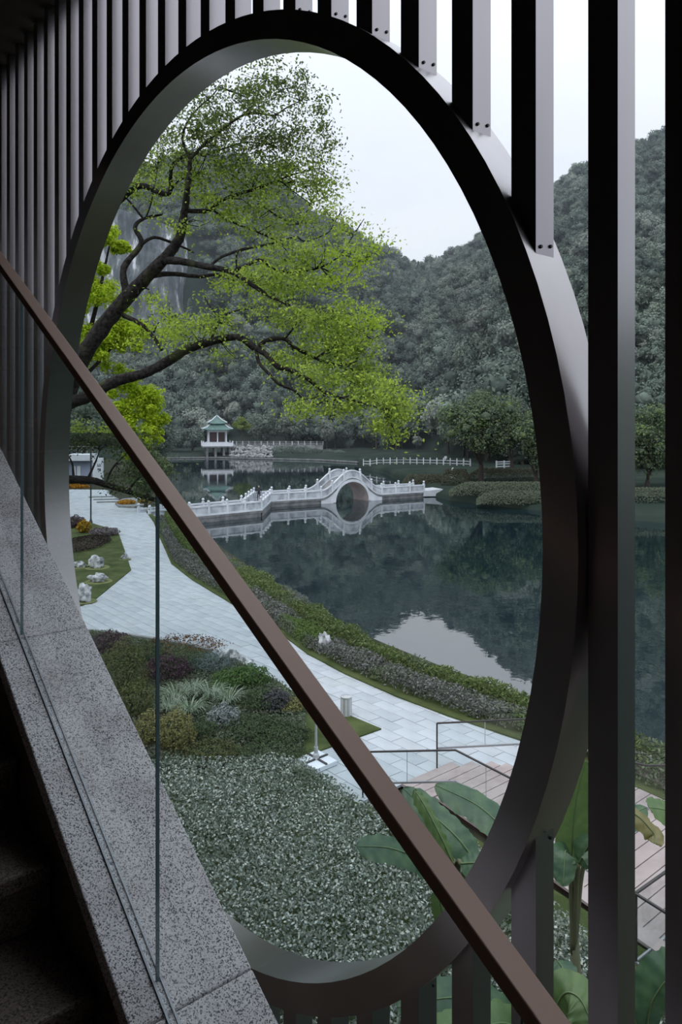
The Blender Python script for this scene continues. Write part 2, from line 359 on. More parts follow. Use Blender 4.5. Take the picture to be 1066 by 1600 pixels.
# parapet: wall + coping stones
pw = empty('stair_parapet', B(0, PI_, -5), kind='structure')
def htop(s, p): return YC + SLOPE * (s + PG * TA)
m = MB(); bhex(m, -4.5, 9.9, PI_ + .01, PO_ - .012, -6.0, -6.0, htop(-4.5, 0) - .06, htop(9.9, 0) - .06); m.build('parapet_wall', M_GRANITE_DK, pw)
def s_of(u, p): return F * p / math.cos(AA) ** 2 / (u + 427.0) - p * TA
j0 = s_of(305, (PI_ + PO_) / 2)
for i in range(-5, 8):
    a, b = j0 + 1.05 * i + .002, j0 + 1.05 * (i + 1) - .002
    m = MB(); bhex(m, a, b, PI_, PO_, htop(a, 0) - .055, htop(b, 0) - .055, htop(a, 0), htop(b, 0)); m.build('coping_stone', M_GRANITE, pw, bevel=.004)

# glass balustrade
gb = empty('glass_balustrade', B(s_of(245, PG), PG, htop(s_of(245, PG), 0)), 'frameless glass stair balustrade with a slim bronze handrail on granite coping', 'balustrade')
RT = -1.344
def hrail(s): return RT + SLOPE * (s + PG * TA)
m = MB(); bhex(m, -3.2, 6.5, .7305, .7695, hrail(-3.2) - .027, hrail(6.5) - .027, hrail(-3.2), hrail(6.5)); m.build('handrail', M_RAIL, gb, bevel=.002)
sj = s_of(245, PG)
for i in range(-3, 5):
    a, b = sj + i + .003, sj + i + 1 - .003
    m = MB(); bhex(m, a, b, PG - .004, PG + .004, htop(a, 0) + .003, htop(b, 0) + .003, hrail(a) - .027, hrail(b) - .027)
    pn = m.build('glass_panel', M_GLASS, gb)
    m = MB(); bhex(m, b - .0025, b + .0005, PG - .0042, PG + .0042, htop(b, 0) + .004, htop(b, 0) + .004, hrail(b) - .028, hrail(b) - .028); m.build('edge_strip', M_GLASS_EDGE, pn)
for d in (-.011, .008):
    m = MB(); bhex(m, -3.2, 6.5, PG + d, PG + d + .005, htop(-3.2, 0), htop(6.5, 0), htop(-3.2, 0) + .005, htop(6.5, 0) + .005); m.build('base_channel', M_CHANNEL, gb)

# slat screen with the round opening
sc = empty('slat_screen', B(SR, PS, -3.2), 'dark bronze screen of vertical slats around a large round moon window', 'screen')
m = MB(); n = 128; vs = []; fs = []
for i in range(n):
    a = 2 * math.pi * i / n; c, q = math.cos(a), math.sin(a)
    for r, p in ((RO, PR), (RI, PR), (RI, PR + RD), (RO, PR + RD)): vs.append(B(SR + r * c, p, HR + r * q))
for i in range(n):
    j = (i + 1) % n
    for k in range(4):
        fs.append((i * 4 + k, i * 4 + (k + 1) % 4, j * 4 + (k + 1) % 4, j * 4 + k))
m.add(vs, fs); ring = m.build('ring_frame', M_RING, sc)
me = ring.data; me.shade_smooth()
ed = ring.modifiers.new('split', 'EDGE_SPLIT'); ed.split_angle = math.radians(40)
bv = Vector((0, 0, 0))
def ring_h(s, sign):
    d = s - SR
    if abs(d) >= RO: return None
    return HR + sign * (math.sqrt(RO * RO - d * d) - .004)
BOT = -3.2
for t in range(-9, 42):
    s1 = (t + 10.2) * DL - PS * TA; s0 = s1 - SLAT_W           # s1: far edge
    if t == 1: s1 = min(s1, SR - RO - .001); s0 = s1 - SLAT_W
    a0, a1 = ring_h(s0, 1), ring_h(s1, 1)
    if a0 is None and a1 is None:
        m = MB(); bhex(m, s0, s1, PS, PS + SLAT_D, BOT, BOT, CEIL - .001, CEIL - .001); m.build('slat', M_METAL, sc); continue
    a0 = HR if a0 is None else a0; a1 = HR if a1 is None else a1
    m = MB(); bhex(m, s0, s1, PS, PS + SLAT_D, a0, a1, CEIL - .001, CEIL - .001); sl = m.build('slat', M_METAL, sc)
    if t <= 8:                                                  # screw heads near the cut end, on the face that looks towards the camera
        for q in (.25, .8):
            c0 = B(s0, PS + SLAT_D * q, a0 + .018 + .01 * q); mm = MB(); mm.tube([c0 + E1 * .001, c0 - E1 * .004], [.0045, .0035], 8); mm.build('screw', M_IRON, sl)
    b0, b1 = ring_h(s0, -1), ring_h(s1, -1)
    b0 = HR if b0 is None else b0; b1 = HR if b1 is None else b1
    m = MB(); bhex(m, s0, s1, PS, PS + SLAT_D, BOT, BOT, b0, b1); sl = m.build('slat', M_METAL, sc)
    if t <= 6:
        c0 = B(s0, PS + SLAT_D * .8, b0 - .02); mm = MB(); mm.tube([c0 + E1 * .001, c0 - E1 * .004], [.0045, .0035], 8); mm.build('screw', M_IRON, sl)
m = MB(); bhex(m, -6, 10, PS - .02, PS + SLAT_D + .02, BOT - .12, BOT - .12, BOT, BOT); m.build('bottom_rail', M_METAL, sc)

# ------------------------------------------------------------------ lake, far land and hills
def interp(x, tab):
    xs = [a for a, _ in tab]; ys = [b for _, b in tab]; return float(np.interp(x, xs, ys))
RIDGE = [(-200, 330), (60, 330), (140, 318), (200, 285), (260, 242), (340, 226), (383, 230), (430, 262), (465, 302), (504, 334), (555, 356), (600, 384), (650, 403), (690, 398),
         (735, 378), (770, 352), (820, 316), (875, 285), (915, 268), (985, 228), (1040, 206), (1150, 170), (1300, 140)]
RDIST = [(-200, 400), (500, 400), (600, 440), (660, 480), (740, 450), (900, 400), (1300, 380)]
BASE = [(-200, 225), (300, 228), (560, 225), (650, 215), (720, 165), (800, 140), (900, 128), (1300, 115)]
SHORE = [(-200, 190), (200, 192), (330, 196), (500, 183), (562, 172), (566, 150), (575, 147), (600, 138), (625, 118), (645, 104), (665, 97), (700, 90), (760, 84.5), (860, 78), (990, 71), (1150, 66), (1300, 64)]
def cliff_w(u): return max(0.0, min(1.0, (u - 60) / 40.0)) * max(0.0, min(1.0, (345 - u) / 40.0))
def fbm(x, y, s): return mnoise.fractal(Vector((x / s, y / s, 3.7)), 1.0, 2.0, 4)
def land_z(u, D):
    dw, db, dr = interp(u, SHORE), interp(u, BASE), interp(u, RDIST); x = (u - CX) / F * D
    if D < db:
        q = max(0.0, D - dw); z = .35 + min(q, 4) * .2 + .9 * max(0, min(1, (q - 4) / max(1, db - dw - 4)))
        return z if D >= dw else -.6
    zr = EYE + (HY - interp(u, RIDGE) - 16) / F * dr
    s = (D - db) / (dr - db)
    if s > 1: return zr - (D - dr) * .5
    z0 = 2.05; z = z0 + (zr - z0) * (s ** 1.05)
    w = cliff_w(u)
    if w > 0:                                                   # step in the slope where the rock face stands
        s0 = .40; lo = z0 + (zr - z0) * .27; hi = z0 + (zr - z0) * .56
        zc = z0 + (lo - z0) * s / s0 if s < s0 else (lo + (hi - lo) * (s - s0) / .05 if s < s0 + .05 else hi + (zr - hi) * (s - s0 - .05) / (1 - s0 - .05))
        z = z * (1 - w) + zc * w
    return z + (fbm(x, D, 70) * 14 + fbm(x + 50, D, 28) * 5) * math.sin(math.pi * min(1, s)) ** .7 * (1 - .8 * w)
us = list(range(-160, 1281, 10)); rows = []
for u in us:
    dw, db, dr = interp(u, SHORE), interp(u, BASE), interp(u, RDIST)
    Ds = [dw - 6, dw - .01, dw + .5, dw + 2, dw + 4, dw + 12] + list(np.linspace(dw + 16, db, 8)) + [db + (dr - db) * k / 44 for k in range(1, 45)] + [dr + 40, dr + 150]
    rows.append([((u - CX) / F * D, D, land_z(u, D)) for D in Ds])
m = MB(); nr = len(rows[0])
m.v = [p for r in rows for p in r]
m.f = [(i * nr + k, (i + 1) * nr + k, (i + 1) * nr + k + 1, i * nr + k + 1) for i in range(len(us) - 1) for k in range(nr - 1)]
tag(m.build('hillside', M_HILL, smooth=True), 'forest floor of the hills beyond the lake', kind='structure')
m = MB(); m.add([(-420, 20, 0), (420, 20, 0), (420, 260, 0), (-420, 260, 0)], [(0, 1, 2, 3)])
tag(m.build('lake', M_WATER), 'still dark green lake water', kind='structure')
m = MB(); m.add([(-1500, -1200, -1.3), (1500, -1200, -1.3), (1500, 1200, -1.3), (-1500, 1200, -1.3)], [(0, 1, 2, 3)])
tag(m.build('valley_floor', M_HILL), 'wooded valley floor around the lake and the building', kind='structure')
# the hills go on around the valley on both sides and behind the building
m = MB(); na, nk = 90, 14
for i in range(na + 1):
    az = math.radians(33 + (360 - 66) * i / na)            # clockwise from straight ahead
    sd_ = abs(math.sin(az)); r0 = 95 + 60 * (1 - sd_) ; top = 52 + 22 * mnoise.noise(Vector((math.cos(az) * 2.5, math.sin(az) * 2.5, 5)))
    for k in range(nk + 1):
        q = k / nk; r = r0 + 300 * q; x, y = r * math.sin(az), r * math.cos(az)
        z = -1.4 + top * (q ** .9) + 8 * mnoise.fractal(Vector((x / 60, y / 60, 8)), 1, 2, 4) * math.sin(math.pi * q)
        m.v.append((x, y, z if k else -1.4))
m.f = [(i * (nk + 1) + k, (i + 1) * (nk + 1) + k, (i + 1) * (nk + 1) + k + 1, i * (nk + 1) + k + 1) for i in range(na) for k in range(nk)]
tag(m.build('side_hills', M_HILL2, smooth=True), 'wooded hills closing the valley on its other sides', kind='structure')
# rock face
m = MB(); us2 = list(np.linspace(95, 330, 60)); hs = 24
for u in us2:
    db, dr = interp(u, BASE), interp(u, RDIST); D0 = db + (dr - db) * .40
    for k in range(hs + 1):
        q = k / hs; sidew = max(0, abs(u - 195) - 70) / 45; D = D0 - 3 + 7 * q + sidew ** 2 * 14; lo = 44; hi = 44 + 52 * (1 - .2 * abs(u - 190) / 120)
        x = (u - CX) / F * D; z = lo + (hi - lo) * q
        D += mnoise.fractal(Vector((x / 9, z / 22, 1.3)), 1, 2, 4) * 3.2
        m.v.append((x, D, z))
m.f = [(i * (hs + 1) + k, (i + 1) * (hs + 1) + k, (i + 1) * (hs + 1) + k + 1, i * (hs + 1) + k + 1) for i in range(len(us2) - 1) for k in range(hs)]
tag(m.build('cliff_face', M_CLIFF), 'grey limestone cliff with white streaks on the wooded hill', kind='structure')

# ------------------------------------------------------------------ near ground
ZP = 1.2
def poly(px, z): return [G(u, v, z) for u, v in px]
def area2(p): return sum(p[i][0] * p[(i + 1) % len(p)][1] - p[(i + 1) % len(p)][0] * p[i][1] for i in range(len(p)))
def inside(x, y, pl):
    c = False; j = len(pl) - 1
    for i in range(len(pl)):
        xi, yi, xj, yj = pl[i][0], pl[i][1], pl[j][0], pl[j][1]
        if (yi > y) != (yj > y) and x < (xj - xi) * (y - yi) / (yj - yi) + xi: c = not c
        j = i
    return c
WATER_PX = [(225, 722), (238, 750), (248, 785), (262, 803), (300, 822), (350, 868), (400, 903), (450, 935), (520, 985), (600, 1022), (700, 1064), (835, 1112), (930, 1145), (1000, 1178), (1040, 1198), (1150, 1250)]
wl = poly(WATER_PX, 0)
ground = [(p.x, p.y) for p in wl] + [(16, 2), (-6, 2), (-60, 20), (-110, 60), (-130, 190), (-60, 185)]
if area2(ground) < 0: ground.reverse()
m = MB()
inner = []
for p in ground: inner.append(p)
m.prism(ground, -1.0, .45)
gr2 = []
tag(m.build('lake_bank', M_SOIL), 'low planted bank of the lake', kind='structure')
EDGE_PX = [(60, 764), (160, 766), (178, 781), (222, 790), (240, 815), (250, 840), (268, 880), (300, 905), (345, 932), (400, 965), (440, 990), (480, 1020), (540, 1052), (620, 1087), (700, 1117), (760, 1137), (835, 1162), (930, 1200), (1060, 1258)]
NEAR_PX = [(835, 1216), (690, 1202), (612, 1222), (565, 1258), (465, 1194), (500, 1172), (596, 1138), (541, 1115), (480, 1095), (440, 1068), (395, 1042), (330, 1018), (245, 1001), (148, 988), (60, 984),
           (60, 962), (130, 945), (150, 935), (205, 890), (195, 860), (185, 832), (160, 822), (105, 806), (40, 800)]
path_poly = [(p.x, p.y) for p in poly(EDGE_PX + [(1060, 1300)] + NEAR_PX, ZP)]
back = poly(EDGE_PX, ZP)
gp = [(p.x, p.y) for p in back] + [(13, 2), (-6, 2), (-60, 22), (-100, 60), (-100, 130), (-55, 130)]
if area2(gp) < 0: gp.reverse()
m = MB(); m.prism(gp, .3, 1.08); tag(m.build('ground', M_SOIL), 'soil under the waterside garden', kind='structure')

# pavers: laid along the building's axes
pv = empty('path', (0, 40, ZP), 'pale grey stone paved waterside path', kind='structure')
TL, TW = .9, .45
pv_meshes = []
for k in range(4):
    mb = MB(); mb.box((0, 0, -.03), (TL - .014, TW - .014, .06)); me = bpy.data.meshes.new('paver')
    bm = bmesh.new(); vv = [bm.verts.new(c) for c in mb.v]
    for f in mb.f: bm.faces.new([vv[i] for i in f])
    bmesh.ops.bevel(bm, geom=[e for e in bm.edges if all(v.co.z > -.01 for v in e.verts)], offset=.006, segments=1, affect='EDGES')
    bm.to_mesh(me); bm.free(); me.materials.append(M_PAVE[k]); pv_meshes.append(me)
tiles = []
ang = math.atan2(E1.y, E1.x)
for i in range(-60, 130):
    for j in range(-120, 160):
        s = (i + (.5 if j % 2 else 0)) * TL; p = j * TW
        c = E1 * s + E2 * p
        if c.y < 14 or c.y > 95: continue
        ok = inside(c.x, c.y, path_poly)
        if not ok:
            for ds, dp in ((.45, .22), (-.45, .22), (.45, -.22), (-.45, -.22)):
                q = c + E1 * ds + E2 * dp
                if inside(q.x, q.y, path_poly): ok = True; break
        if ok: tiles.append((c.y, c.x))
tiles.sort()
vis = [t for t in tiles if 120 < CX + F * t[1] / t[0] < 860]
near_set = set(vis[:300])
stv = []; stf = []; mats = []
rest = {0: [], 1: [], 2: [], 3: []}
for (y, x) in tiles:
    k = random.choice((0, 0, 1, 1, 2, 3)); dz = random.uniform(-.004, .004)
    if (y, x) in near_set:
        o = bpy.data.objects.new('paver', pv_meshes[k]); COL.objects.link(o); o.parent = pv; o.location = (x, y - 40, dz); o.rotation_euler.z = ang
    else: rest[k].append((x, y, dz))
mb = MB(); mi = []
for k in rest:
    for x, y, dz in rest[k]: mb.box((x, y, ZP - .03 + dz), (TL - .014, TW - .014, .06), ang); mi += [k] * 6
dp = tag(mb.build('distant_pavers', M_PAVE[0], pv), kind='stuff')
for k in (1, 2, 3): dp.data.materials.append(M_PAVE[k])
dp.data.polygons.foreach_set('material_index', np.array(mi, np.int32))
# raised beds and lawns
def bed(name, px, mat, label, z=1.24, extra=None, lo=1.0):
    pl = [(p.x, p.y) for p in poly(px, z)] + (extra or [])
    if area2(pl) < 0: pl.reverse()
    m = MB(); m.prism(pl, lo, z); return tag(m.build(name, mat), label, kind='structure')
bed('lawn_island', [(20, 800), (105, 806), (160, 822), (185, 832), (195, 860), (205, 890), (150, 935), (130, 945), (20, 975)], M_GRASS, 'lawn wedge with white rocks beside the path')
GARDEN_PX = [(60, 984), (148, 988), (245, 1001), (330, 1018), (395, 1042), (440, 1068), (480, 1095), (541, 1115), (596, 1138), (500, 1172), (465, 1194), (565, 1258)]
bed('garden_bed', GARDEN_PX, M_GRASS, 'planted garden bed below the window', extra=[(2.2, 15.4), (5.5, 10.5), (5.5, 5), (-4, 5), (-20, 20)])
bed('lakeside_verge', EDGE_PX[3:] + [(1060, 1238), (930, 1180), (835, 1142), (700, 1096), (600, 1058), (520, 1022), (450, 978), (400, 945), (350, 916), (300, 886), (268, 850), (258, 820)], M_GRASS, 'grass verge between path and lake', z=1.25, lo=-.5)

# ------------------------------------------------------------------ planting helpers
def ellipsoid_leaves(c, r, n, L, W, up=.5, hang=0, shell=.55, lump=0):
    d = rnd_dir(n); d[:, 2] = np.abs(d[:, 2]) if up >= 1 else d[:, 2]
    rad = shell + (1 - shell) * RNG.random((n, 1)) ** .5
    if lump: rad *= 1 + lump * np.sin(d[:, :1] * 7 + d[:, 1:2] * 5) * np.cos(d[:, 2:3] * 6 + d[:, 1:2] * 4)
    C = np.array(c) + d * rad * np.array(r)
    Nn = unit(d * 1.0 + RNG.normal(size=(n, 3)) * .7 + np.array([0, 0, .5]))
    return leaf_quads(C, Nn, L * RNG.uniform(.7, 1.3, n), W * RNG.uniform(.7, 1.3, n), hang)
def shrub(name, label, u, v, w, h, n, L, W, mat, cat='shrub', group=None, dep=.8, z=1.24, stem=True, lump=.18):
    """leafy mound: (u, v) is the foot in the picture, w x h its size in metres"""
    b = G(u, v, z); r = empty(name, b, label, cat, group)
    V = ellipsoid_leaves((0, 0, h * .5), (w / 2, w / 2 * dep, h * .55), n, L, W, lump=lump)
    link('foliage', quads_mesh('foliage', V), mat, r)
    if stem:
        m = MB()
        for k in range(5):
            a = random.uniform(0, 6.28); m.tube([b, b + Vector((math.cos(a) * w * .15, math.sin(a) * w * .15, h * .35)), b + Vector((math.cos(a) * w * .3, math.sin(a) * w * .3, h * .75))], [.015, .011, .006], 5)
        m.build('stems', M_BARK, r)
    return r
def tuft(name, label, u, v, w, h, n, wid, mat, cat='plant', group=None, z=1.24):
    """arching strap leaves from one crown"""
    b = G(u, v, z); Q = []
    for k in range(n):
        a = random.uniform(0, 6.28); ln = random.uniform(.6, 1.0); d = np.array([math.cos(a), math.sin(a), 0]); sd = np.array([-math.sin(a), math.cos(a), 0]) * wid / 2
        prev = None
        for i in range(5):
            q = i / 4; rr = w / 2 * ln * (q ** .9); zz = h * ln * (1.9 * q - 1.35 * q * q) * random.uniform(.95, 1.05)
            p = d * rr + np.array([0, 0, zz]) + d * .02; ww = sd * (1 - q * .85)
            if prev is not None: Q.append([prev[0], prev[1], p + ww, p - ww])
            prev = (p - ww, p + ww)
    o = link(name, quads_mesh(name, np.array(Q)), mat); o.location = b
    return tag(o, label, cat, group)
def rock(name, label, u, v, w, d, h, mat=M_ROCK, z=1.24, seed=0, cat='rock', group=None, sub=None, rz=0, D=None):
    b = G(u, v, z) if D is None else Vector(((u - CX) / F * D, D, z))
    V, Fc = ico(3); V = V.copy(); off = Vector((seed * 3.1, seed * 1.7, 0))
    for i in range(len(V)):
        q = Vector(V[i]); f = 1 + .32 * mnoise.fractal(q * 1.3 + off, 1, 2, 3) + .28 * (mnoise.cell(q * 2.1 + off) - .5)
        V[i] = V[i] * f
    V = V * np.array([w / 2, d / 2, h * .62]) + np.array([0, 0, h * .36])
    me = merge_mesh(name, [(V, Fc, 0)]); o = link(name, me, mat); o.location = b; o.rotation_euler.z = rz
    return tag(o, label, cat, group)

# ------------------------------------------------------------------ trees
def cat_rom(P_, R_, step=4):
    out = []; rad = []; n = len(P_)
    for i in range(n - 1):
        p0, p1, p2, p3 = P_[max(i - 1, 0)], P_[i], P_[i + 1], P_[min(i + 2, n - 1)]
        for k in range(step):
            t = k / step
            out.append(.5 * ((2 * p1) + (p2 - p0) * t + (2 * p0 - 5 * p1 + 4 * p2 - p3) * t * t + (3 * p1 - p0 - 3 * p2 + p3) * t ** 3)); rad.append(R_[i] * (1 - t) + R_[i + 1] * t)
    out.append(P_[-1]); rad.append(R_[-1]); return out, rad
def crown_parts(blobs, n_per, L, W, core=.72, flat=.85, spread=(.78, 1.12)):
    """leaf clumps (x, y, z, r): quads facing outward over a dark core"""
    Q = []; parts = []
    for (x, y, z, r) in blobs:
        d = rnd_dir(n_per); d[:, 2] += .25; d = unit(d)
        C = np.array([x, y, z]) + d * r * np.array([1, 1, flat]) * RNG.uniform(*spread, (n_per, 1))
        Nn = unit(d + RNG.normal(size=(n_per, 3)) * .45 + np.array([0, 0, .25]))
        Q.append(leaf_quads(C, Nn, L * RNG.uniform(.7, 1.3, n_per), W * RNG.uniform(.7, 1.3, n_per)))
        if core: parts.append((ICO1[0] * r * core * np.array([1, 1, flat]) + np.array([x, y, z]), ICO1[1], 0))
    Q = np.concatenate(Q); n = len(Q)
    parts.append((Q.reshape(-1, 3), np.arange(n * 4).reshape(n, 4), 0)); return parts
def blobs_round(R, H, z0, nb, rr=(.30, .46)):
    out = []
    for k in range(nb):
        d = rnd_dir(1)[0]; q = random.random() ** .4 * .72
        out.append((d[0] * R * q, d[1] * R * q, z0 + H / 2 + d[2] * H / 2 * q, R * random.uniform(*rr)))
    return out
def forest_proto(k):
    if k == 5:                             # pointed conifer
        bl = []
        for i in range(16):
            q = i / 15; bl.append((random.uniform(-1, 1) * (1 - q) * 1.0, random.uniform(-1, 1) * (1 - q) * 1.0, 1.5 + q * 9.5, 1.9 * (1 - q) + .3))
        pr = crown_parts(bl, 70, .55, .30)
    else:
        R = (4.6, 5.0, 4.2, 4.8, 5.4)[k]; H = (6.5, 5.6, 7.5, 6.0, 6.8)[k]
        pr = crown_parts(blobs_round(R, H, 2.2, 20, (.26, .42)), 105, .62, .36)
    mb = MB(); mb.tube([(0, 0, -1.5), (.1, 0, 2), (0, .1, 5)], [.28, .22, .12], 6)
    V = np.array(mb.v); quads = np.array([f for f in mb.f if len(f) == 4])
    pr.append((V, quads, 1))
    me = merge_mesh('forest_tree', pr); me.materials.append((L_FOREST, L_FOREST_DARK, L_FOREST, L_FOREST_PALE, L_FOREST_DARK, L_FOREST_DARK)[k]); me.materials.append(M_BARK2); return me
protos = [forest_proto(k) for k in range(6)]
pts = []
sp = 6.3
for i in range(-75, 76):
    for j in range(0, 60):
        y = 100 + j * sp + random.uniform(-2.2, 2.2); x = i * sp + random.uniform(-2.2, 2.2) + (sp / 2 if j % 2 else 0)
        u = CX + F * x / y
        if u < -60 or u > 1190: continue
        db, dr = interp(u, BASE), interp(u, RDIST)
        if y < db - 8 or y > dr + 5: continue
        if 280 < u < 440 and y < 226: continue
        w = cliff_w(u); s = (y - db) / (dr - db)
        if 100 < u < 296 and .37 < s < .46: continue
        z = land_z(u, y); pts.append((y, x, z, u))
pts.sort()
def seen(u, v):                            # through the round window or a gap between the right-hand slats
    return 105 < u < 850 or 872 < u < 914 or 988 < u < 1040
cand = [p for p in pts if seen(p[3], 0)]
tree_ids = set(id(p) for p in cand[:300])
rest = []
POOL = [0, 0, 1, 1, 2, 2, 3, 4, 4]
for p in pts:
    y, x, z, u = p; ridge = (y > interp(u, RDIST) - 12)
    k = 5 if (ridge and random.random() < .45) or random.random() < .04 else random.choice(POOL)
    if (y - interp(u, BASE)) < 26 and k in (0, 2): k = random.choice((1, 4, 4))
    s = random.uniform(.8, 1.25) * (.75 if ridge else 1) * (.9 if u > 850 else 1) * (1.28 if not ridge and random.random() < .55 else 1); rz = random.uniform(0, 6.28)
    if id(p) in tree_ids:
        o = bpy.data.objects.new('forest_tree', protos[k]); COL.objects.link(o); o.location = (x, y, z - .6); o.rotation_euler.z = rz; o.scale = (s, s, s * random.uniform(.9, 1.2))
        look = ('mid green round-crowned tree', 'dark green broad tree', 'tall green tree', 'pale grey-green tree', 'dark wide-crowned tree', 'dark pointed conifer')[k]
        zone = ('left of the pavilion' if u < 310 else 'above the pavilion' if u < 370 else 'right above the pavilion' if u < 440 else 'between pavilion and stone arch' if u < 510 else 'above the stone arch' if u < 590 else
                'above the white fence' if u < 680 else 'behind the forked-trunk tree' if u < 800 else 'beside the ring frame' if u < 860 else 'in the gap left of the tall slat' if u < 930 else 'in the rightmost slat gap')
        rk = (y - interp(u, BASE)) / 30.0; tier = 'lowest row of forest' if rk < .35 else 'second row of forest' if rk < .8 else 'lower slope' if rk < 1.5 else 'middle slope'
        tag(o, '%s, %s, %s' % (look, tier, zone), 'tree', 'hill forest trees')
    else: rest.append((x, y, z - .6, s, rz, k))
# the remaining forest: one object that scatters the same trees
pc = bpy.data.collections.new('forest_tree_kinds')
for k, me in enumerate(protos):
    o = bpy.data.objects.new('kind_%d' % k, me); pc.objects.link(o)
R_ = np.array(rest); me = bpy.data.meshes.new('hill_forest'); me.vertices.add(len(R_)); me.vertices.foreach_set('co', R_[:, :3].astype(np.float32).reshape(-1))
for nm, tp, col in (('tsc', 'FLOAT', R_[:, 3]), ('trz', 'FLOAT', R_[:, 4]), ('tix', 'INT', R_[:, 5])):
    at = me.attributes.new(nm, tp, 'POINT'); at.data.foreach_set('value', col.astype(np.int32 if tp == 'INT' else np.float32))
hf = link('hill_forest', me); tag(hf, 'dense forest covering the upper slopes of the hills', 'forest', kind='stuff')
ng = bpy.data.node_groups.new('scatter_forest', 'GeometryNodeTree')
ng.interface.new_socket('Geometry', in_out='INPUT', socket_type='NodeSocketGeometry'); ng.interface.new_socket('Geometry', in_out='OUTPUT', socket_type='NodeSocketGeometry')
gi, go = ng.nodes.new('NodeGroupInput'), ng.nodes.new('NodeGroupOutput')
ip = ng.nodes.new('GeometryNodeInstanceOnPoints'); ci = ng.nodes.new('GeometryNodeCollectionInfo'); ci.inputs['Collection'].default_value = pc
ci.inputs['Separate Children'].default_value = True; ci.inputs['Reset Children'].default_value = True
def nattr(nm, tp):
    n = ng.nodes.new('GeometryNodeInputNamedAttribute'); n.data_type = tp; n.inputs['Name'].default_value = nm; return n.outputs['Attribute']
cxyz = ng.nodes.new('ShaderNodeCombineXYZ'); cs = ng.nodes.new('ShaderNodeCombineXYZ')
ng.links.new(nattr('trz', 'FLOAT'), cxyz.inputs[2]); sa = nattr('tsc', 'FLOAT')
for i in range(3): ng.links.new(sa, cs.inputs[i])
ng.links.new(gi.outputs[0], ip.inputs['Points']); ng.links.new(ci.outputs[0], ip.inputs['Instance']); ip.inputs['Pick Instance'].default_value = True
ng.links.new(nattr('tix', 'INT'), ip.inputs['Instance Index']); ng.links.new(cxyz.outputs[0], ip.inputs['Rotation']); ng.links.new(cs.outputs[0], ip.inputs['Scale'])
ng.links.new(ip.outputs[0], go.inputs[0])
gm = hf.modifiers.new('scatter', 'NODES'); gm.node_group = ng

# single trees with their own trunk
def bank_tree(name, label, u, D, crown_w, crown_h, trunk_h, mat, group=None, nb=26, n_per=150, L=.42, W=.26, z=None, lean=0, rr=(.22, .36), tr=.3):
    z = land_z(u, D) if z is None else z
    b = Vector(((u - CX) / F * D, D, z)); r = empty(name, b, label, 'tree', group); R = crown_w / 2
    bl = blobs_round(R, crown_h, trunk_h, nb, rr)
    me = merge_mesh('foliage', crown_parts(bl, int(n_per * 1.25), L, W, core=.42)); link('foliage', me, mat, r)
    m = MB(); top = b + Vector((lean, 0, trunk_h + crown_h * .45)); fork = b + Vector((lean * .3, 0, trunk_h * .85))
    m.tube([b - Vector((0, 0, .4)), b + Vector((lean * .1, 0, trunk_h * .4)), fork], [tr * 1.25, tr, tr * .8], 9, wob=.05); m.build('trunk', M_BARK2, r)
    for i in range(5):
        x, y, zz, q = random.choice(bl); e_ = b + Vector((x, y, zz)); mid = fork.lerp(e_, .5) + Vector((random.uniform(-.4, .4), 0, random.uniform(0, .5)))
        m = MB(); m.tube([fork - Vector((0, 0, .1)), mid, e_], [tr * .5, tr * .3, tr * .1], 6); m.build('branch', M_BARK2, r)
    return r
bank_tree('waterside_tree', 'spreading dark green tree with a forked trunk on the far bank', 752, 100, 16.5, 10.0, 3.0, L_BANK, nb=80, n_per=170, L=.34, W=.2, rr=(.14, .24), tr=.36)
bank_tree('waterside_tree', 'dense dark green tree overhanging the bank beside the ring frame', 838, 96, 9.5, 10, 1.2, L_BANK, nb=40, n_per=180, L=.34, W=.2, rr=(.18, .28))
bank_tree('waterside_tree', 'leafy green tree seen through the gap between the right-hand slats', 1012, 92, 12, 11.5, 1.0, L_BANK, nb=46, n_per=180, L=.34, W=.2, rr=(.18, .28))
bank_tree('waterside_tree', 'green tree behind the forked-trunk tree on the far bank', 800, 118, 13, 11, 2.2, L_FOREST, nb=36, n_per=150, rr=(.18, .28))
bank_tree('pale_sapling', 'pale blue-green young tree on the grass bank left of the arch', 511, 205, 7.5, 7.0, 2.2, L_FOREST_PALE, nb=22, n_per=90, L=.5, W=.3, tr=.16)
bank_tree('bank_tree', 'slender grey-trunked tree on the grass bank behind the arch', 588, 206, 9, 9, 3.4, L_FOREST, nb=24, n_per=100, L=.5, W=.3, tr=.24)
bank_tree('bank_tree', 'bare-stemmed tree on the grass bank under the lime foliage', 619, 207, 9, 9, 4.0, L_FOREST_DARK, nb=24, n_per=100, L=.5, W=.3, tr=.28)
bank_tree('pale_sapling', 'tiny pale sapling standing behind the white fence', 652, 190, 3.4, 3.0, 1.4, L_FOREST_PALE, nb=12, n_per=60, L=.4, W=.25, tr=.1)
bank_tree('small_tree', 'small yellow-green tree standing right of the pavilion', 378, 207, 5.2, 5.8, 4.6, leafmat('olive_lime_leaf', (.10, .14, .03), (.20, .26, .06), trans=.3), nb=18, n_per=90, L=.45, W=.28, tr=.15)
bank_tree('round_tree', 'rounded grey-green tree nearest the pavilion', 413, 214, 12, 11, 1.6, L_FOREST_PALE if False else L_FOREST, nb=30, n_per=130, L=.5, W=.3)
bank_tree('round_tree', 'rounded grey-green tree between pavilion and pale sapling', 455, 216, 12, 11, 1.6, L_FOREST, nb=30, n_per=130, L=.5, W=.3)
for u_, lb in ((268, 'dark shrubby tree on the far shore left of the pavilion'), (300, 'dark shrubby tree touching the pavilion terrace')):
    bank_tree('shore_tree', lb, u_, 205, 9, 7, .3, L_FOREST_DARK, nb=22, n_per=110, L=.5, W=.3)

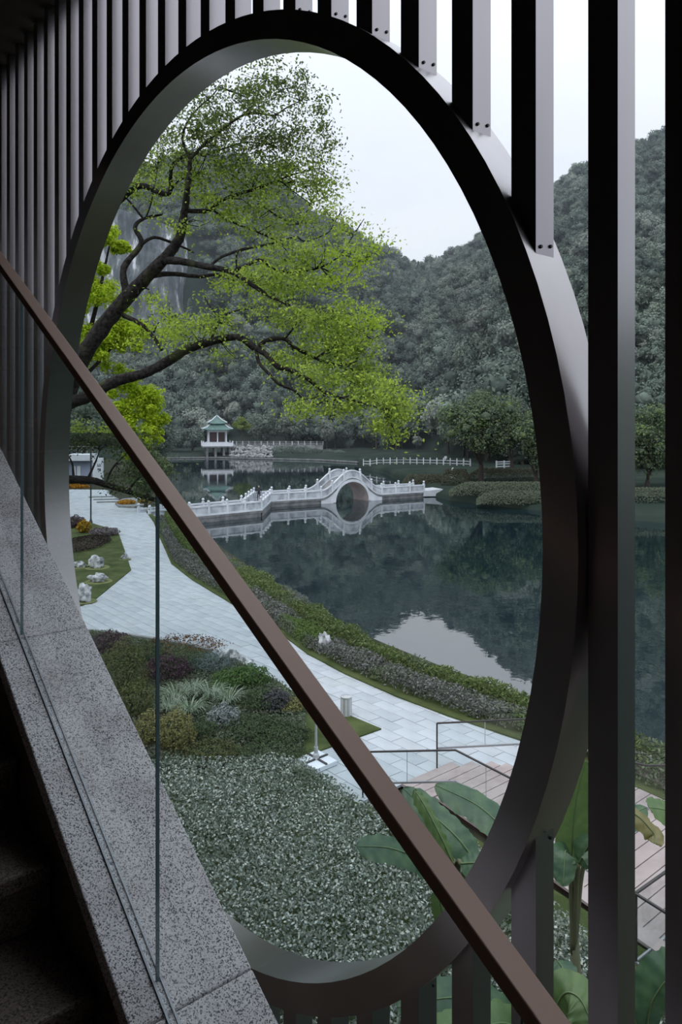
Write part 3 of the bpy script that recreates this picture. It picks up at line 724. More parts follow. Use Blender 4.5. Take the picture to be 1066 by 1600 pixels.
# ------------------------------------------------------------------ big foreground tree: limbs laid out point by point
TD = 24.0
mt = empty('camphor_tree', G(40, 1059, 1.2), 'old spreading tree with dark crooked limbs and fresh green leaves', 'tree')
KNOWN = []                                  # (u, v, D) along limbs already built
def limb(pts, w0, w1, d1=0.0, d0=None, name='branch', mat=M_BARK, step=5, wig=.5):
    if d0 is None:
        u0, v0 = pts[0]; best = min(KNOWN, key=lambda q: (q[0] - u0) ** 2 + (q[1] - v0) ** 2) if KNOWN else (0, 0, TD); d0 = best[2]
    n = len(pts); P3 = []; R3 = []
    for i, (u, v) in enumerate(pts):
        q = i / (n - 1); D = d0 + d1 * q + (random.uniform(-wig, wig) * .3 if 0 < i < n - 1 else 0)
        P3.append(P(u, v, D)); R3.append((w0 * (1 - q) + w1 * q) / 2 * D / F)
    o, r = cat_rom(P3, R3, step)
    for x in o: KNOWN.append((CX + F * x.x / x.y, HY + F * (EYE - x.z) / x.y, x.y))
    m = MB(); m.tube(o, r, 9 if w0 > 8 else 6, wob=.10); m.build(name, mat, mt, smooth=True)
    return o
LIMBS = []
limb([(36, 1070), (44, 940), (52, 830), (62, 740), (80, 660), (105, 600)], 62, 36, d0=TD, name='trunk')
LIMBS.append(limb([(105, 600), (140, 540), (184, 480), (222, 440), (255, 406), (280, 373), (288, 333), (294, 288), (297, 249)], 30, 6, -1.5))
LIMBS.append(limb([(70, 650), (106, 631), (137, 620), (165, 603), (193, 592), (227, 583), (258, 567), (291, 547), (319, 537), (342, 531), (373, 527), (398, 544)], 21, 10, -2.5))
LIMBS.append(limb([(400, 544), (416, 554), (433, 572), (453, 578), (476, 589), (495, 603), (507, 612), (526, 619), (560, 628), (600, 640)], 10, 2, -.8))
LIMBS.append(limb([(405, 541), (419, 531), (445, 530), (462, 544), (487, 557), (515, 568), (538, 569), (554, 581), (566, 600)], 8, 2, 1))
LIMBS.append(limb([(401, 550), (405, 567), (419, 583), (436, 600), (459, 610), (476, 623), (498, 620)], 7, 2, -1))
LIMBS.append(limb([(507, 612), (509, 634), (521, 659)], 5, 1.5, .3))
LIMBS.append(limb([(504, 628), (532, 623), (549, 619), (566, 628)], 3.5, 1.5, .3))
LIMBS.append(limb([(515, 568), (549, 569), (560, 555), (560, 541), (572, 525)], 4, 1.5, .5))
LIMBS.append(limb([(445, 530), (460, 510), (468, 494), (490, 488)], 4, 1.5, .6))
LIMBS.append(limb([(331, 528), (345, 499), (367, 486), (395, 482)], 4.5, 1.5, 1))
LIMBS.append(limb([(345, 499), (325, 474), (319, 462)], 3, 1.2, .5))
LIMBS.append(limb([(193, 493), (218, 505), (238, 524), (253, 547)], 8, 5, -.8))
LIMBS.append(limb([(240, 520), (248, 504), (262, 497)], 3, 1.2, .3))
LIMBS.append(limb([(197, 455), (194, 418), (221, 381), (211, 356), (224, 342), (255, 335)], 12, 3, .8))
LIMBS.append(limb([(221, 381), (241, 371), (266, 378), (290, 388), (303, 395)], 6, 2.5, .6))
LIMBS.append(limb([(110, 420), (140, 365), (172, 328), (196, 305), (221, 290), (252, 302), (266, 299), (269, 260), (297, 240), (319, 243)], 13, 4, -.6, d0=TD))
LIMBS.append(limb([(266, 299), (280, 282), (297, 277)], 4, 2, .2))
LIMBS.append(limb([(224, 342), (205, 318), (198, 310)], 4, 3, .2))
LIMBS.append(limb([(228, 340), (236, 318), (243, 280), (248, 255)], 3, 1.2, .5))
LIMBS.append(limb([(286, 329), (325, 329), (345, 314), (367, 305), (400, 295), (436, 281), (464, 271), (500, 262)], 8, 1.5, 1.8))
LIMBS.append(limb([(334, 329), (353, 342), (375, 352), (410, 366), (436, 378)], 4, 2, .8))
LIMBS.append(limb([(255, 408), (280, 408), (319, 416), (362, 425), (400, 449), (422, 463), (453, 477)], 13, 4, -1.5))
LIMBS.append(limb([(241, 430), (269, 428), (311, 432), (342, 429), (367, 439)], 9, 3, 1.2))
LIMBS.append(limb([(362, 424), (385, 415), (408, 406), (431, 422), (470, 425), (507, 415), (532, 398), (549, 373), (569, 342)], 6, 1.2, 1.0))
LIMBS.append(limb([(532, 398), (550, 402), (570, 410)], 2.5, 1.2, .3))
LIMBS.append(limb([(330, 415), (345, 402), (380, 390), (436, 378), (462, 370), (478, 377), (512, 364), (523, 347)], 5, 1.5, 1.2))
LIMBS.append(limb([(370, 425), (372, 392), (398, 387)], 4, 1.5, .3))
LIMBS.append(limb([(297, 249), (320, 225), (350, 200), (380, 180), (405, 177), (428, 180), (450, 167), (473, 156)], 6, 1.5, 1.0))
LIMBS.append(limb([(380, 180), (397, 162), (405, 142), (420, 120)], 3.5, 1.2, .4))
LIMBS.append(limb([(297, 249), (285, 215), (300, 180), (331, 150), (342, 136)], 5, 1.5, .6))
LIMBS.append(limb([(319, 243), (350, 232), (385, 222), (420, 225), (450, 215)], 3.5, 1.3, .5))
LIMBS.append(limb([(436, 281), (460, 300), (485, 318)], 2.5, 1.2, .5))
LIMBS.append(limb([(408, 320), (430, 335), (448, 345), (470, 350)], 2.5, 1.2, .3))
LIMBS.append(limb([(60, 742), (100, 748), (140, 750), (165, 757), (200, 768), (235, 779), (258, 786)], 14, 6, 3.0))
for q in ([(115, 745), (113, 725), (106, 710)], [(137, 748), (148, 725), (156, 704)], [(165, 756), (174, 735), (186, 720), (204, 704)], [(200, 768), (214, 750), (236, 736)]):
    LIMBS.append(limb(q, 4.5, 1.5, .4))
# leaves: clumps around the twigs (u, v, ru, rv, count)
CL = [(420, 125, 50, 30, 700), (470, 155, 40, 40, 700), (365, 135, 40, 30, 500), (330, 165, 35, 30, 500), (485, 205, 35, 30, 600), (440, 195, 45, 30, 700), (395, 185, 40, 30, 650), (505, 255, 25, 40, 500), (465, 250, 45, 35, 750),
      (410, 245, 45, 30, 850), (350, 215, 45, 30, 850), (300, 205, 35, 30, 800), (255, 225, 30, 28, 650), (222, 258, 26, 28, 550), (200, 285, 20, 20, 320), (275, 255, 40, 25, 700), (335, 265, 40, 25, 800), (385, 280, 40, 25, 900), (440, 290, 45, 22, 850), (500, 305, 28, 22, 420), (525, 330, 20, 18, 220),
      (360, 325, 45, 20, 700), (320, 300, 35, 18, 550), (245, 300, 30, 20, 420), (420, 330, 40, 18, 600), (290, 350, 40, 14, 240), (470, 345, 40, 16, 420), (545, 365, 22, 18, 160), (400, 365, 40, 14, 360),
      (440, 398, 45, 18, 800), (490, 400, 35, 22, 520), (545, 405, 30, 18, 450), (575, 395, 18, 22, 220), (400, 430, 40, 18, 800), (450, 445, 45, 20, 900), (505, 440, 40, 18, 600), (555, 430, 20, 16, 180), (350, 445, 30, 12, 280),
      (440, 485, 40, 18, 520), (480, 505, 40, 25, 1000), (530, 500, 45, 30, 1200), (575, 505, 25, 28, 600), (500, 545, 50, 25, 1200), (560, 550, 35, 25, 850), (450, 555, 30, 20, 420), (530, 590, 50, 22, 1100), (585, 590, 35, 22, 900), (610, 615, 30, 22, 800), (630, 645, 18, 25, 420), (605, 655, 25, 28, 560), (560, 625, 40, 18, 700), (500, 635, 35, 14, 420), (465, 640, 14, 14, 120), (620, 685, 12, 12, 110), (470, 590, 30, 16, 320),
      (265, 505, 30, 20, 420), (305, 512, 35, 18, 480), (345, 510, 30, 20, 380), (285, 535, 25, 14, 220), (350, 555, 25, 18, 130), (235, 470, 20, 14, 130), (210, 530, 16, 14, 120),
      (118, 695, 20, 14, 260), (160, 685, 30, 14, 330), (205, 702, 28, 22, 500), (240, 730, 22, 24, 420), (225, 762, 26, 14, 380), (197, 738, 16, 18, 260), (130, 672, 30, 14, 330), (176, 765, 10, 6, 50)]
def near_depth(u, v):
    b = min(KNOWN, key=lambda q: (q[0] - u) ** 2 + (q[1] - v) ** 2); return b[2]
Cs = []; Ns = []
for (u, v, ru, rv, n) in CL:
    D = near_depth(u, v); c = P(u, v, D); k = D / F
    nb = max(4, n // 60)                   # small sprays inside each clump
    cc = in_ball(nb) * np.array([ru * k, min(ru * k, 1.6) + .5, rv * k]) + np.array(c)
    per = int(n * 1.25 / nb); w = RNG.normal(size=(nb * per, 3)) * np.array([.27, .27, .16]) * np.repeat(RNG.uniform(.5, 1.5, (nb, 1)), per, 0)
    Cs.append(np.repeat(cc, per, 0) + w); Ns.append(unit(RNG.normal(size=(nb * per, 3)) * .8 + np.array([0, -.25, .6])))
for o in LIMBS:                            # a few leaves straight off the limbs
    for p in o[int(len(o) * .8):]:
        if random.random() < .35: continue
        n = 14; Cs.append(np.array(p) + RNG.normal(size=(n, 3)) * np.array([.25, .25, .2])); Ns.append(unit(RNG.normal(size=(n, 3)) + np.array([0, 0, .5])))
Cs = np.concatenate(Cs); Ns = np.concatenate(Ns)
Q = leaf_quads(Cs, Ns, RNG.uniform(.08, .15, len(Cs)), RNG.uniform(.045, .075, len(Cs)), hang=.5) - np.array(mt.location)
vv_ = HY + F * (EYE - Cs[:, 2]) / Cs[:, 1] + RNG.normal(size=len(Cs)) * 35      # darker grey-green towards the crown top: backlighting put into the leaf colour
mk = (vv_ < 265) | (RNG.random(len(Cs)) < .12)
low = (HY + F * (EYE - Cs[:, 2]) / Cs[:, 1]) > 676; low &= Cs[:, 0] < -5.0  # drooping limb's leaves: darker copy of the leaf colour stands for shade
tag(link('foliage', quads_mesh('foliage', Q[low]), L_LOW, mt), 'leaves of the drooping limb with shade in their dark colour', kind='stuff'); mk &= ~low
tag(link('foliage', quads_mesh('foliage', Q[~mk & ~low]), L_MAIN, mt), 'fresh green leaves', kind='stuff'); tag(link('foliage', quads_mesh('foliage', Q[mk]), L_MAIN2, mt), 'grey-green leaves with backlit darkness in their colour', kind='stuff')
# fine twigs inside the clumps
m = MB()
for (u, v, ru, rv, n) in CL:
    D = near_depth(u, v); c = P(u, v, D)
    for k in range(4):
        b = min(KNOWN, key=lambda q: (q[0] - u) ** 2 + (q[1] - v) ** 2); a0 = P(b[0], b[1], b[2])
        e_ = c + Vector((random.uniform(-1, 1) * ru * D / F, random.uniform(-.6, .6), random.uniform(-1, 1) * rv * D / F)); md = a0.lerp(e_, .5) + Vector((random.uniform(-.15, .15), 0, random.uniform(-.12, .2)))
        m.tube([a0, md, e_], [.018, .012, .005], 4)
tag(m.build('twigs', M_BARK, mt), kind='stuff')

# lime-leaved tree further back on the left
lt = empty('lime_tree', G(70, 880, 1.2), 'bright lime green tree behind the dark limbs at the left', 'tree'); LD = 43.0
blob = []
for (u, v, r) in ((175, 368, 20), (190, 385, 12), (128, 445, 24), (150, 470, 30), (185, 500, 26), (140, 520, 30), (205, 525, 22), (165, 560, 26), (120, 570, 26), (225, 610, 24), (205, 640, 28), (240, 640, 20), (190, 600, 20), (110, 500, 26), (222, 665, 22), (150, 420, 16), (212, 695, 22), (240, 680, 16), (130, 540, 26), (165, 530, 24), (120, 470, 22)):
    for k in range(9):
        c = P(u + random.uniform(-1, 1) * r, v + random.uniform(-1, 1) * r * .8, LD + random.uniform(-1.5, 1.5)); blob.append((c.x, c.y, c.z, r * .72 * LD / F * random.uniform(.35, .95)))
me = merge_mesh('foliage', crown_parts(blob, 190, .20, .12, core=0, spread=(.25, 1.25))); V = np.zeros(len(me.vertices) * 3, np.float32); me.vertices.foreach_get('co', V)
V = V.reshape(-1, 3) - np.array(lt.location, np.float32); me.vertices.foreach_set('co', V.reshape(-1)); link('foliage', me, L_LIME, lt)
m = MB(); base = G(70, 880, 1.2); m.tube([base, P(80, 700, LD), P(120, 600, LD), P(150, 480, LD), P(172, 380, LD)], [.35, .28, .2, .12, .05], 8); m.build('trunk', M_BARK, lt)
for q in ([(80, 700), (150, 680), (200, 640), (235, 610)], [(120, 600), (160, 560), (195, 520)], [(80, 700), (110, 640), (115, 560)]):
    m = MB(); m.tube([P(u, v, LD) for u, v in q], list(np.linspace(.15, .04, len(q))), 6); m.build('branch', M_BARK, lt)
bank_tree('garden_tree', 'dark green leafy tree overhanging the flower bed behind the handrail', 228, 70, 5.6, 6.0, .8, L_BANK, nb=36, n_per=200, L=.26, W=.16, z=1.2, rr=(.16, .28), tr=.2)
bank_tree('garden_tree', 'grey-green tree standing over the white sign wall', 130, 122, 15, 9, 4.2, L_FOREST, nb=36, n_per=150, L=.4, W=.25, z=1.2, rr=(.18, .3))
bank_tree('garden_tree', 'shadowy tree on the left shore beside the lake', 235, 125, 9, 9, .8, L_FOREST_DARK, nb=30, n_per=150, L=.4, W=.25, z=1.0, rr=(.2, .32))

# ------------------------------------------------------------------ bridge
br = empty('stone_bridge', (1.4, 88, 0), 'white stone zigzag bridge with one round arch over the lake', 'bridge')
NE = [Vector((-17.2, 66.3, 0)), Vector((-7.9, 74.5, 0)), Vector((-7.8, 82.7, 0)), Vector((10.7, 94.0, 0))]
FE = [Vector((-18.8, 68.1, 0)), Vector((-10.2, 75.7, 0)), Vector((-10.1, 84.6, 0)), Vector((9.4, 96.3, 0))]
LEG = (NE[3] - NE[2]).length; AC = .496 * LEG; HS = 4.3
def deck_z(leg, q):                         # q: metres along the leg
    if leg < 2: return .62
    d = abs(q - AC)
    return .62 + (2.25 * .5 * (1 + math.cos(math.pi * d / HS)) if d < HS else 0)
def slab(leg, q0, q1, n):
    m = MB(); a, b = NE[leg], NE[leg + 1]; c, d = FE[leg], FE[leg + 1]; L0 = (b - a).length
    for i in range(n):
        x0 = q0 + (q1 - q0) * i / n; x1 = q0 + (q1 - q0) * (i + 1) / n; z0, z1 = deck_z(leg, x0), deck_z(leg, x1)
        p = [a.lerp(b, x0 / L0), a.lerp(b, x1 / L0), c.lerp(d, x1 / L0), c.lerp(d, x0 / L0)]
        zz = (z0, z1, z1, z0)
        m.hexa([p[k] + Vector((0, 0, zz[k] - .22)) for k in range(4)] + [p[k] + Vector((0, 0, zz[k])) for k in range(4)])
    return m
for leg in range(3):
    L0 = (NE[leg + 1] - NE[leg]).length
    slab(leg, 0, L0, 44 if leg == 2 else 1).build('deck_slab', M_STONE_DK, br)
    if leg < 2:
        m = MB(); a, b, c, d = NE[leg], NE[leg + 1], FE[leg + 1], FE[leg]
        ins = [p.lerp((a + b + c + d) / 4, .03) for p in (a, b, c, d)]
        m.hexa([p + Vector((0, 0, -.8)) for p in ins] + [p + Vector((0, 0, .41)) for p in ins]); m.build('plinth', M_STONE_DK, br)
# arch body: spandrel walls and vault
dirv = (NE[3] - NE[2]).normalized(); AR = 2.32; AZ = .08
def body_prof(x):                           # underside of the slab
    return deck_z(2, x) - .2
for nm, E_, off, mt_ in (('spandrel_wall', NE, .03, M_STONE), ('spandrel_wall', FE, -.03, M_STONE)):
    m = MB(); a = E_[2]; L0 = (E_[3] - E_[2]).length; ac = AC / LEG * L0; nn = 60; top = []; low = []
    xs = np.linspace(-HS, HS, nn + 1); dv = (E_[3] - E_[2]).normalized(); nv = Vector((-dv.y, dv.x, 0)) * off
    xs = np.sort(np.append(xs, [-AR, AR]))
    for i in range(len(xs) - 1):
        x0, x1 = xs[i], xs[i + 1]
        mid = (x0 + x1) / 2
        def lowz(x): return AZ + math.sqrt(max(0, AR * AR - x * x)) if abs(mid) < AR else -.6
        p = lambda x, z: a + dv * (ac + x) + nv + Vector((0, 0, z))
        m.add([p(x0, lowz(x0)), p(x1, lowz(x1)), p(x1, body_prof(AC + x1)), p(x0, body_prof(AC + x0))], [(0, 1, 2, 3)])
    m.build(nm, mt_, br)
for rr_, nm, mt_, dd in ((AR, 'vault', M_VAULT, 0),):
    m = MB(); nn = 36; c0 = NE[2] + dirv * AC; L1 = (FE[3] - FE[2]).length; d1 = (FE[3] - FE[2]).normalized(); c1 = FE[2] + d1 * (AC / LEG * L1)
    for i in range(nn + 1):
        a = math.pi * (i / nn) * 1.2 - .1 * math.pi; m.v.append(c0 + dirv * rr_ * math.cos(a) + Vector((0, 0, AZ + rr_ * math.sin(a)))); m.v.append(c1 + d1 * rr_ * math.cos(a) + Vector((0, 0, AZ + rr_ * math.sin(a))))
    m.f = [(2 * i, 2 * i + 1, 2 * i + 3, 2 * i + 2) for i in range(nn)]; m.build(nm, mt_, br)
m = MB(); nn = 40; c0 = NE[2] + dirv * AC; out_n = Vector((dirv.y, -dirv.x, 0)) * .05
for i in range(nn + 1):
    a = math.pi * i / nn
    for r in (AR, AR + .3): m.v.append(c0 + dirv * r * math.cos(a) + out_n + Vector((0, 0, AZ + r * math.sin(a))))
m.f = [(2 * i, 2 * i + 1, 2 * i + 3, 2 * i + 2) for i in range(nn)]; ar = m.build('arch_ring', M_STONE, br)
sd = ar.modifiers.new('solid', 'SOLIDIFY'); sd.thickness = .1
# shore-level footing left and right of the arch along the leg
m = MB()
for q0, q1 in ((0, AC - HS + .6), (AC + HS - .6, LEG)):
    a0 = NE[2] + dirv * q0; a1 = NE[2] + dirv * q1; nv = Vector((-dirv.y, dirv.x, 0))
    pp = [a0 + nv * .06, a1 + nv * .06, a1 + nv * 2.1, a0 + nv * 2.1]
    m.hexa([p + Vector((0, 0, -.8)) for p in pp] + [p + Vector((0, 0, .41)) for p in pp])
m.build('plinth', M_STONE_DK, br)
def parapet(E_, leg, sign):
    a, b = E_[leg], E_[leg + 1]; L0 = (b - a).length; d = (b - a).normalized(); nv = Vector((-d.y, d.x, 0)) * (.14 if sign > 0 else -.14)
    sc_ = LEG / L0 if leg == 2 else 1
    if leg == 2: cuts = [0, 2.1, 4.3, 6.4, 7.9, 9.35, AC + 1.42 - .0, AC + 2.85, AC + 4.35, AC + 6.4, AC + 8.6, LEG]; cuts = [0.0, 2.2, 4.4, 6.5, 8.0, AC - 1.15, AC + 1.15, AC + 2.8, AC + 4.3, AC + 6.4, AC + 8.6, LEG]
    else:
        n = max(2, round(L0 / 2.1)); cuts = [L0 * i / n for i in range(n + 1)]
    for i, q in enumerate(cuts):
        qq = q / sc_
        if i == len(cuts) - 1 and leg < 2: pass
        z = deck_z(leg, q); p = a + d * min(max(qq, .1), L0 - .1) + nv
        m = MB(); m.box((p.x, p.y, z + .56), (.22, .22, 1.16), math.atan2(d.y, d.x)); m.lathe((p.x, p.y, z + 1.14), [(.07, 0), (.06, .06), (.13, .12), (.14, .2), (.1, .28), (.02, .32)], 10)
        if not (i == 0 and leg > 0): m.build('post', M_STONE, br)
        if i == len(cuts) - 1: break
        q2 = cuts[i + 1]; k = 6 if leg == 2 and abs((q + q2) / 2 - AC) < HS + .5 else 1
        m = MB(); r = MB(); r2 = MB()
        for t in range(k):
            x0 = q + (q2 - q) * t / k; x1 = q + (q2 - q) * (t + 1) / k; z0, z1 = deck_z(leg, x0), deck_z(leg, x1)
            for mb_, lo, hi, th in ((m, .02, .82, .06), (r, .82, .98, .19), (r2, .0, .16, .19)):
                A0 = a + d * x0 / sc_ + nv; A1 = a + d * x1 / sc_ + nv; h = Vector((-d.y, d.x, 0)) * th / 2
                Z = Vector((0, 0, 1))
                mb_.hexa([A0 - h + Z * (z0 + lo), A1 - h + Z * (z1 + lo), A1 + h + Z * (z1 + lo), A0 + h + Z * (z0 + lo), A0 - h + Z * (z0 + hi), A1 - h + Z * (z1 + hi), A1 + h + Z * (z1 + hi), A0 + h + Z * (z0 + hi)])
        pn = m.build('parapet_panel', M_PANEL, br); r.build('top_rail', M_STONE, pn); r2.build('base_rail', M_STONE, pn)
for leg in range(3): parapet(NE, leg, 1); parapet(FE, leg, -1)
# causeway from the bridge's end to the right bank
m = MB(); A = [(10.5, 93.8), (13.0, 94.3), (15.0, 96.5), (16.6, 100.5), (17.0, 104)]; Bq = [(9.3, 96.3), (12.0, 96.8), (13.6, 98.6), (15.0, 101.2), (15.4, 104)]
for i in range(4):
    m.hexa([Vector((*A[i], .1)), Vector((*A[i + 1], .1)), Vector((*Bq[i + 1], .1)), Vector((*Bq[i], .1)), Vector((*A[i], .78)), Vector((*A[i + 1], 1.0)), Vector((*Bq[i + 1], 1.0)), Vector((*Bq[i], .78))])
tag(m.build('causeway', M_PAVE[1]), 'pale curved causeway from the bridge to the right bank', kind='structure')

# person on the bridge
def person():
    b = Vector((-9.25, 83.2, .62)); r = empty('person', b, 'person in dark clothes standing on the zigzag bridge', 'person')
    V = [(0, 0, .95), (0, 0, 1.15), (0, 0, 1.38), (0, 0, 1.50), (.10, 0, .90), (.12, .02, .48), (.12, 0, .06), (.13, -.14, .04), (-.10, 0, .90), (-.13, .03, .48), (-.14, .02, .06), (-.15, -.12, .04),
         (.20, 0, 1.40), (.27, .02, 1.12), (.22, -.10, .92), (-.20, 0, 1.40), (-.27, .02, 1.12), (-.20, -.12, .94), (0, -.01, 1.56)]
    E = [(0, 1), (1, 2), (2, 3), (0, 4), (4, 5), (5, 6), (6, 7), (0, 8), (8, 9), (9, 10), (10, 11), (2, 12), (12, 13), (13, 14), (2, 15), (15, 16), (16, 17), (3, 18)]
    Rr = [.16, .16, .17, .07, .10, .07, .05, .04, .10, .07, .05, .04, .08, .055, .04, .08, .055, .04, .06]
    me = bpy.data.meshes.new('body'); me.from_pydata(V, E, []); o = link('body', me, surf('dark_clothes', (.02, .022, .028), (.03, .03, .04), rough=.9), r)
    sk = o.modifiers.new('skin', 'SKIN'); sk.use_smooth_shade = True
    for i, q in enumerate(Rr): me.skin_vertices[0].data[i].radius = (q, q * .8)
    me.skin_vertices[0].data[0].use_root = True
    ss = o.modifiers.new('sub', 'SUBSURF'); ss.levels = 2; ss.render_levels = 2
    V2, F2 = ico(3); hd = V2 * np.array([.085, .10, .125]) + np.array([0, -.01, 1.66])
    for i in range(len(hd)):                # brow, nose, chin
        x, y, z = hd[i]
        if y < -.06: hd[i, 1] -= .018 * math.exp(-((x / .022) ** 2 + ((z - 1.65) / .03) ** 2)); hd[i, 1] += .012 * math.exp(-(((abs(x) - .035) / .018) ** 2 + ((z - 1.675) / .015) ** 2))
    link('head', merge_mesh('head', [(hd, F2, 0)]), surf('skin_tone', (.42, .28, .22), rough=.7), r)
    h2 = V2 * np.array([.094, .108, .11]) + np.array([0, .016, 1.695]); keep = [f for f in F2 if not any(h2[i][1] < -.04 and h2[i][2] < 1.72 for i in f)]
    link('hair', merge_mesh('hair', [(h2, np.array(keep), 0)]), M_BLACK, r)
person()

# ------------------------------------------------------------------ pavilion on the far shore
pvl = empty('lakeside_pavilion', ((339 - CX) / F * 199, 199, 2.9), 'two-tier green-roofed pavilion with white columns on the far shore', 'pavilion')
pc_ = Vector(((339 - CX) / F * 199, 199, 0)); th = math.radians(14)
def pvp(x, y, z): return Vector((pc_.x + x * math.cos(th) - y * math.sin(th), pc_.y + x * math.sin(th) + y * math.cos(th), z))
def pbox(m, x0, x1, y0, y1, z0, z1): m.hexa([pvp(x0, y0, z0), pvp(x1, y0, z0), pvp(x1, y1, z0), pvp(x0, y1, z0), pvp(x0, y0, z1), pvp(x1, y0, z1), pvp(x1, y1, z1), pvp(x0, y1, z1)])
def hip(m, r0, z0, r1, z1, curl=.35, n=8):
    for side in range(4):
        rows_ = []
        for i in range(n + 1):
            q = i / n; r = r0 + (r1 - r0) * q; row = []
            for k in range(n + 1):
                t = -1 + 2 * k / n; z = z0 + (z1 - z0) * (q ** 1.35) + curl * abs(t) ** 4 * (1 - q) ** 2
                x, y = r * t, -r; a = side * math.pi / 2; row.append(pvp(x * math.cos(a) - y * math.sin(a), x * math.sin(a) + y * math.cos(a), z))
            rows_.append(row)
        b = len(m.v); m.v += [p for r in rows_ for p in r]
        m.f += [(b + i * (n + 1) + k, b + i * (n + 1) + k + 1, b + (i + 1) * (n + 1) + k + 1, b + (i + 1) * (n + 1) + k) for i in range(n) for k in range(n)]
m = MB(); hip(m, 3.9, 7.5, 1.9, 9.0); lr = m.build('lower_roof', M_ROOF, pvl); lr.modifiers.new('s', 'SOLIDIFY').thickness = .18
m = MB(); hip(m, 2.5, 9.2, .12, 11.3, .3); ur = m.build('upper_roof', M_ROOF, pvl); ur.modifiers.new('s', 'SOLIDIFY').thickness = .18
for zr_, r0, z0, r1, z1, par in ((0, 3.9, 7.85, 1.9, 9.05, lr), (1, 2.5, 9.5, .1, 11.35, ur)):
    for a in range(4):
        c, s_ = math.cos(a * math.pi / 2 + math.pi / 4) * 1.414, math.sin(a * math.pi / 2 + math.pi / 4) * 1.414
        m = MB(); m.tube([pvp(c * r0, s_ * r0, z0), pvp(c * (r0 + r1) / 2, s_ * (r0 + r1) / 2, (z0 + z1) / 2 - .25), pvp(c * r1, s_ * r1, z1)], [.13, .12, .12], 6); m.build('roof_ridge', M_WHITE, par)
m = MB(); pbox(m, -1.8, 1.8, -1.8, 1.8, 8.6, 9.3); m.build('clerestory', M_REDWOOD, pvl)
m = MB(); m.lathe(pvp(0, 0, 11.3), [(.2, 0), (.3, .15), (.12, .35), (.18, .5), (.03, .75)], 8); m.build('finial', M_ROOF, pvl)
for x in (-2.3, 0, 2.3):
    for y in (-2.3, 0, 2.3):
        if x == 0 and y == 0: continue
        m = MB(); pbox(m, x - .16, x + .16, y - .16, y + .16, 4.2, 7.6); m.build('column', M_WHITE, pvl)
for sgn in (-1, 1):
    m = MB(); pbox(m, -2.4, 2.4, sgn * 2.3 - .1, sgn * 2.3 + .1, 6.9, 7.5); m.build('beam', M_WHITE, pvl)
    m = MB(); pbox(m, sgn * 2.3 - .1, sgn * 2.3 + .1, -2.4, 2.4, 6.9, 7.5); m.build('beam', M_WHITE, pvl)
m = MB(); pbox(m, -2.2, 2.2, 1.2, 1.4, 4.2, 6.9); m.build('rear_screen', M_REDWOOD, pvl)
m = MB(); pbox(m, -4.0, 4.0, -4.0, 4.0, 2.85, 3.2); m.build('platform', M_STONE_DK, pvl)
m = MB(); pbox(m, -2.8, 2.8, -2.8, 2.8, 3.2, 4.25); m.build('plinth', M_WHITE, pvl)
for sgn in (-1, 1):
    for ax in (0, 1):
        m = MB()
        if ax == 0: pbox(m, -3.9, 3.9, sgn * 3.85 - .08, sgn * 3.85 + .08, 3.2, 4.1)
        else: pbox(m, sgn * 3.85 - .08, sgn * 3.85 + .08, -3.9, 3.9, 3.2, 4.1)
        m.build('balustrade', M_WHITE, pvl)
    for s2 in (-1, 1):
        m = MB(); pbox(m, sgn * 3.85 - .15, sgn * 3.85 + .15, s2 * 3.85 - .15, s2 * 3.85 + .15, 3.2, 4.6); m.build('corner_post', M_WHITE, pvl)
for x in (-2.8, -.6, 1.6, 3.2):
    for y in (-3.2, 0, 3.2):
        m = MB(); pbox(m, x - .28, x + .28, y - .28, y + .28, -.8, 2.85); m.build('pier', M_STONE_DK, pvl)
# retaining wall, rocks and shoreline kerb beside it
tw = empty('terrace_wall', P(362, 697, 206), 'grey terrace wall with a low balustrade running right from the pavilion', 'wall')
wa, wb = P(360, 0, 206), P(505, 0, 206)
m = MB(); m.bar((wa.x, 206, 1.9), (wb.x, 206, 1.9), .5, 2.6); m.build('wall', M_ROCKDK, tw)
m = MB(); m.bar((wa.x, 206, 4.15), (wb.x, 206, 4.15), .2, .18); m.build('top_rail', M_STONE_DK, tw)
for k in range(16):
    x = wa.x + (wb.x - wa.x) * k / 15; m = MB(); m.box((x, 206, 3.7), (.26, .26, 1.15)); m.build('post', M_PANEL, tw)
    if k < 15:
        m = MB(); m.box((x + (wb.x - wa.x) / 30, 206, 3.55), ((wb.x - wa.x) / 15 - .3, .1, .6)); m.build('panel', M_STONE_DK, tw)
for k, u in enumerate((432, 446, 461, 477, 493, 512, 530)):
    b_ = Vector(((u - CX) / F * 199, 199, .9)); wq = (5.5, 6, 6, 5.5, 5, 4.5, 4)[k]; hq = (1.9, 2.3, 2.2, 1.8, 1.5, 1.3, 1.1)[k]
    r_ = tag(link('bank_shrub', quads_mesh('bank_shrub', ellipsoid_leaves((0, 0, hq * .3), (wq / 2, 2.4, hq * .8), 1500, .34, .2, lump=.1)), L_FOREST_DARK),
             ('first', 'second', 'third', 'fourth', 'fifth', 'sixth', 'last')[k] + ' dark shrub along the far bank counting from the rockery', 'shrub', 'dark shrubs on the far bank'); r_.location = b_
m = MB(); pts_ = [((u - CX) / F * interp(u, SHORE), interp(u, SHORE) - .3, .25) for u in range(230, 561, 15)]
for i in range(len(pts_) - 1): m.bar(pts_[i], pts_[i + 1], .5, .3)
tag(m.build('shore_kerb', M_STONE_DK), 'pale stone kerb along the far waterline', kind='structure')
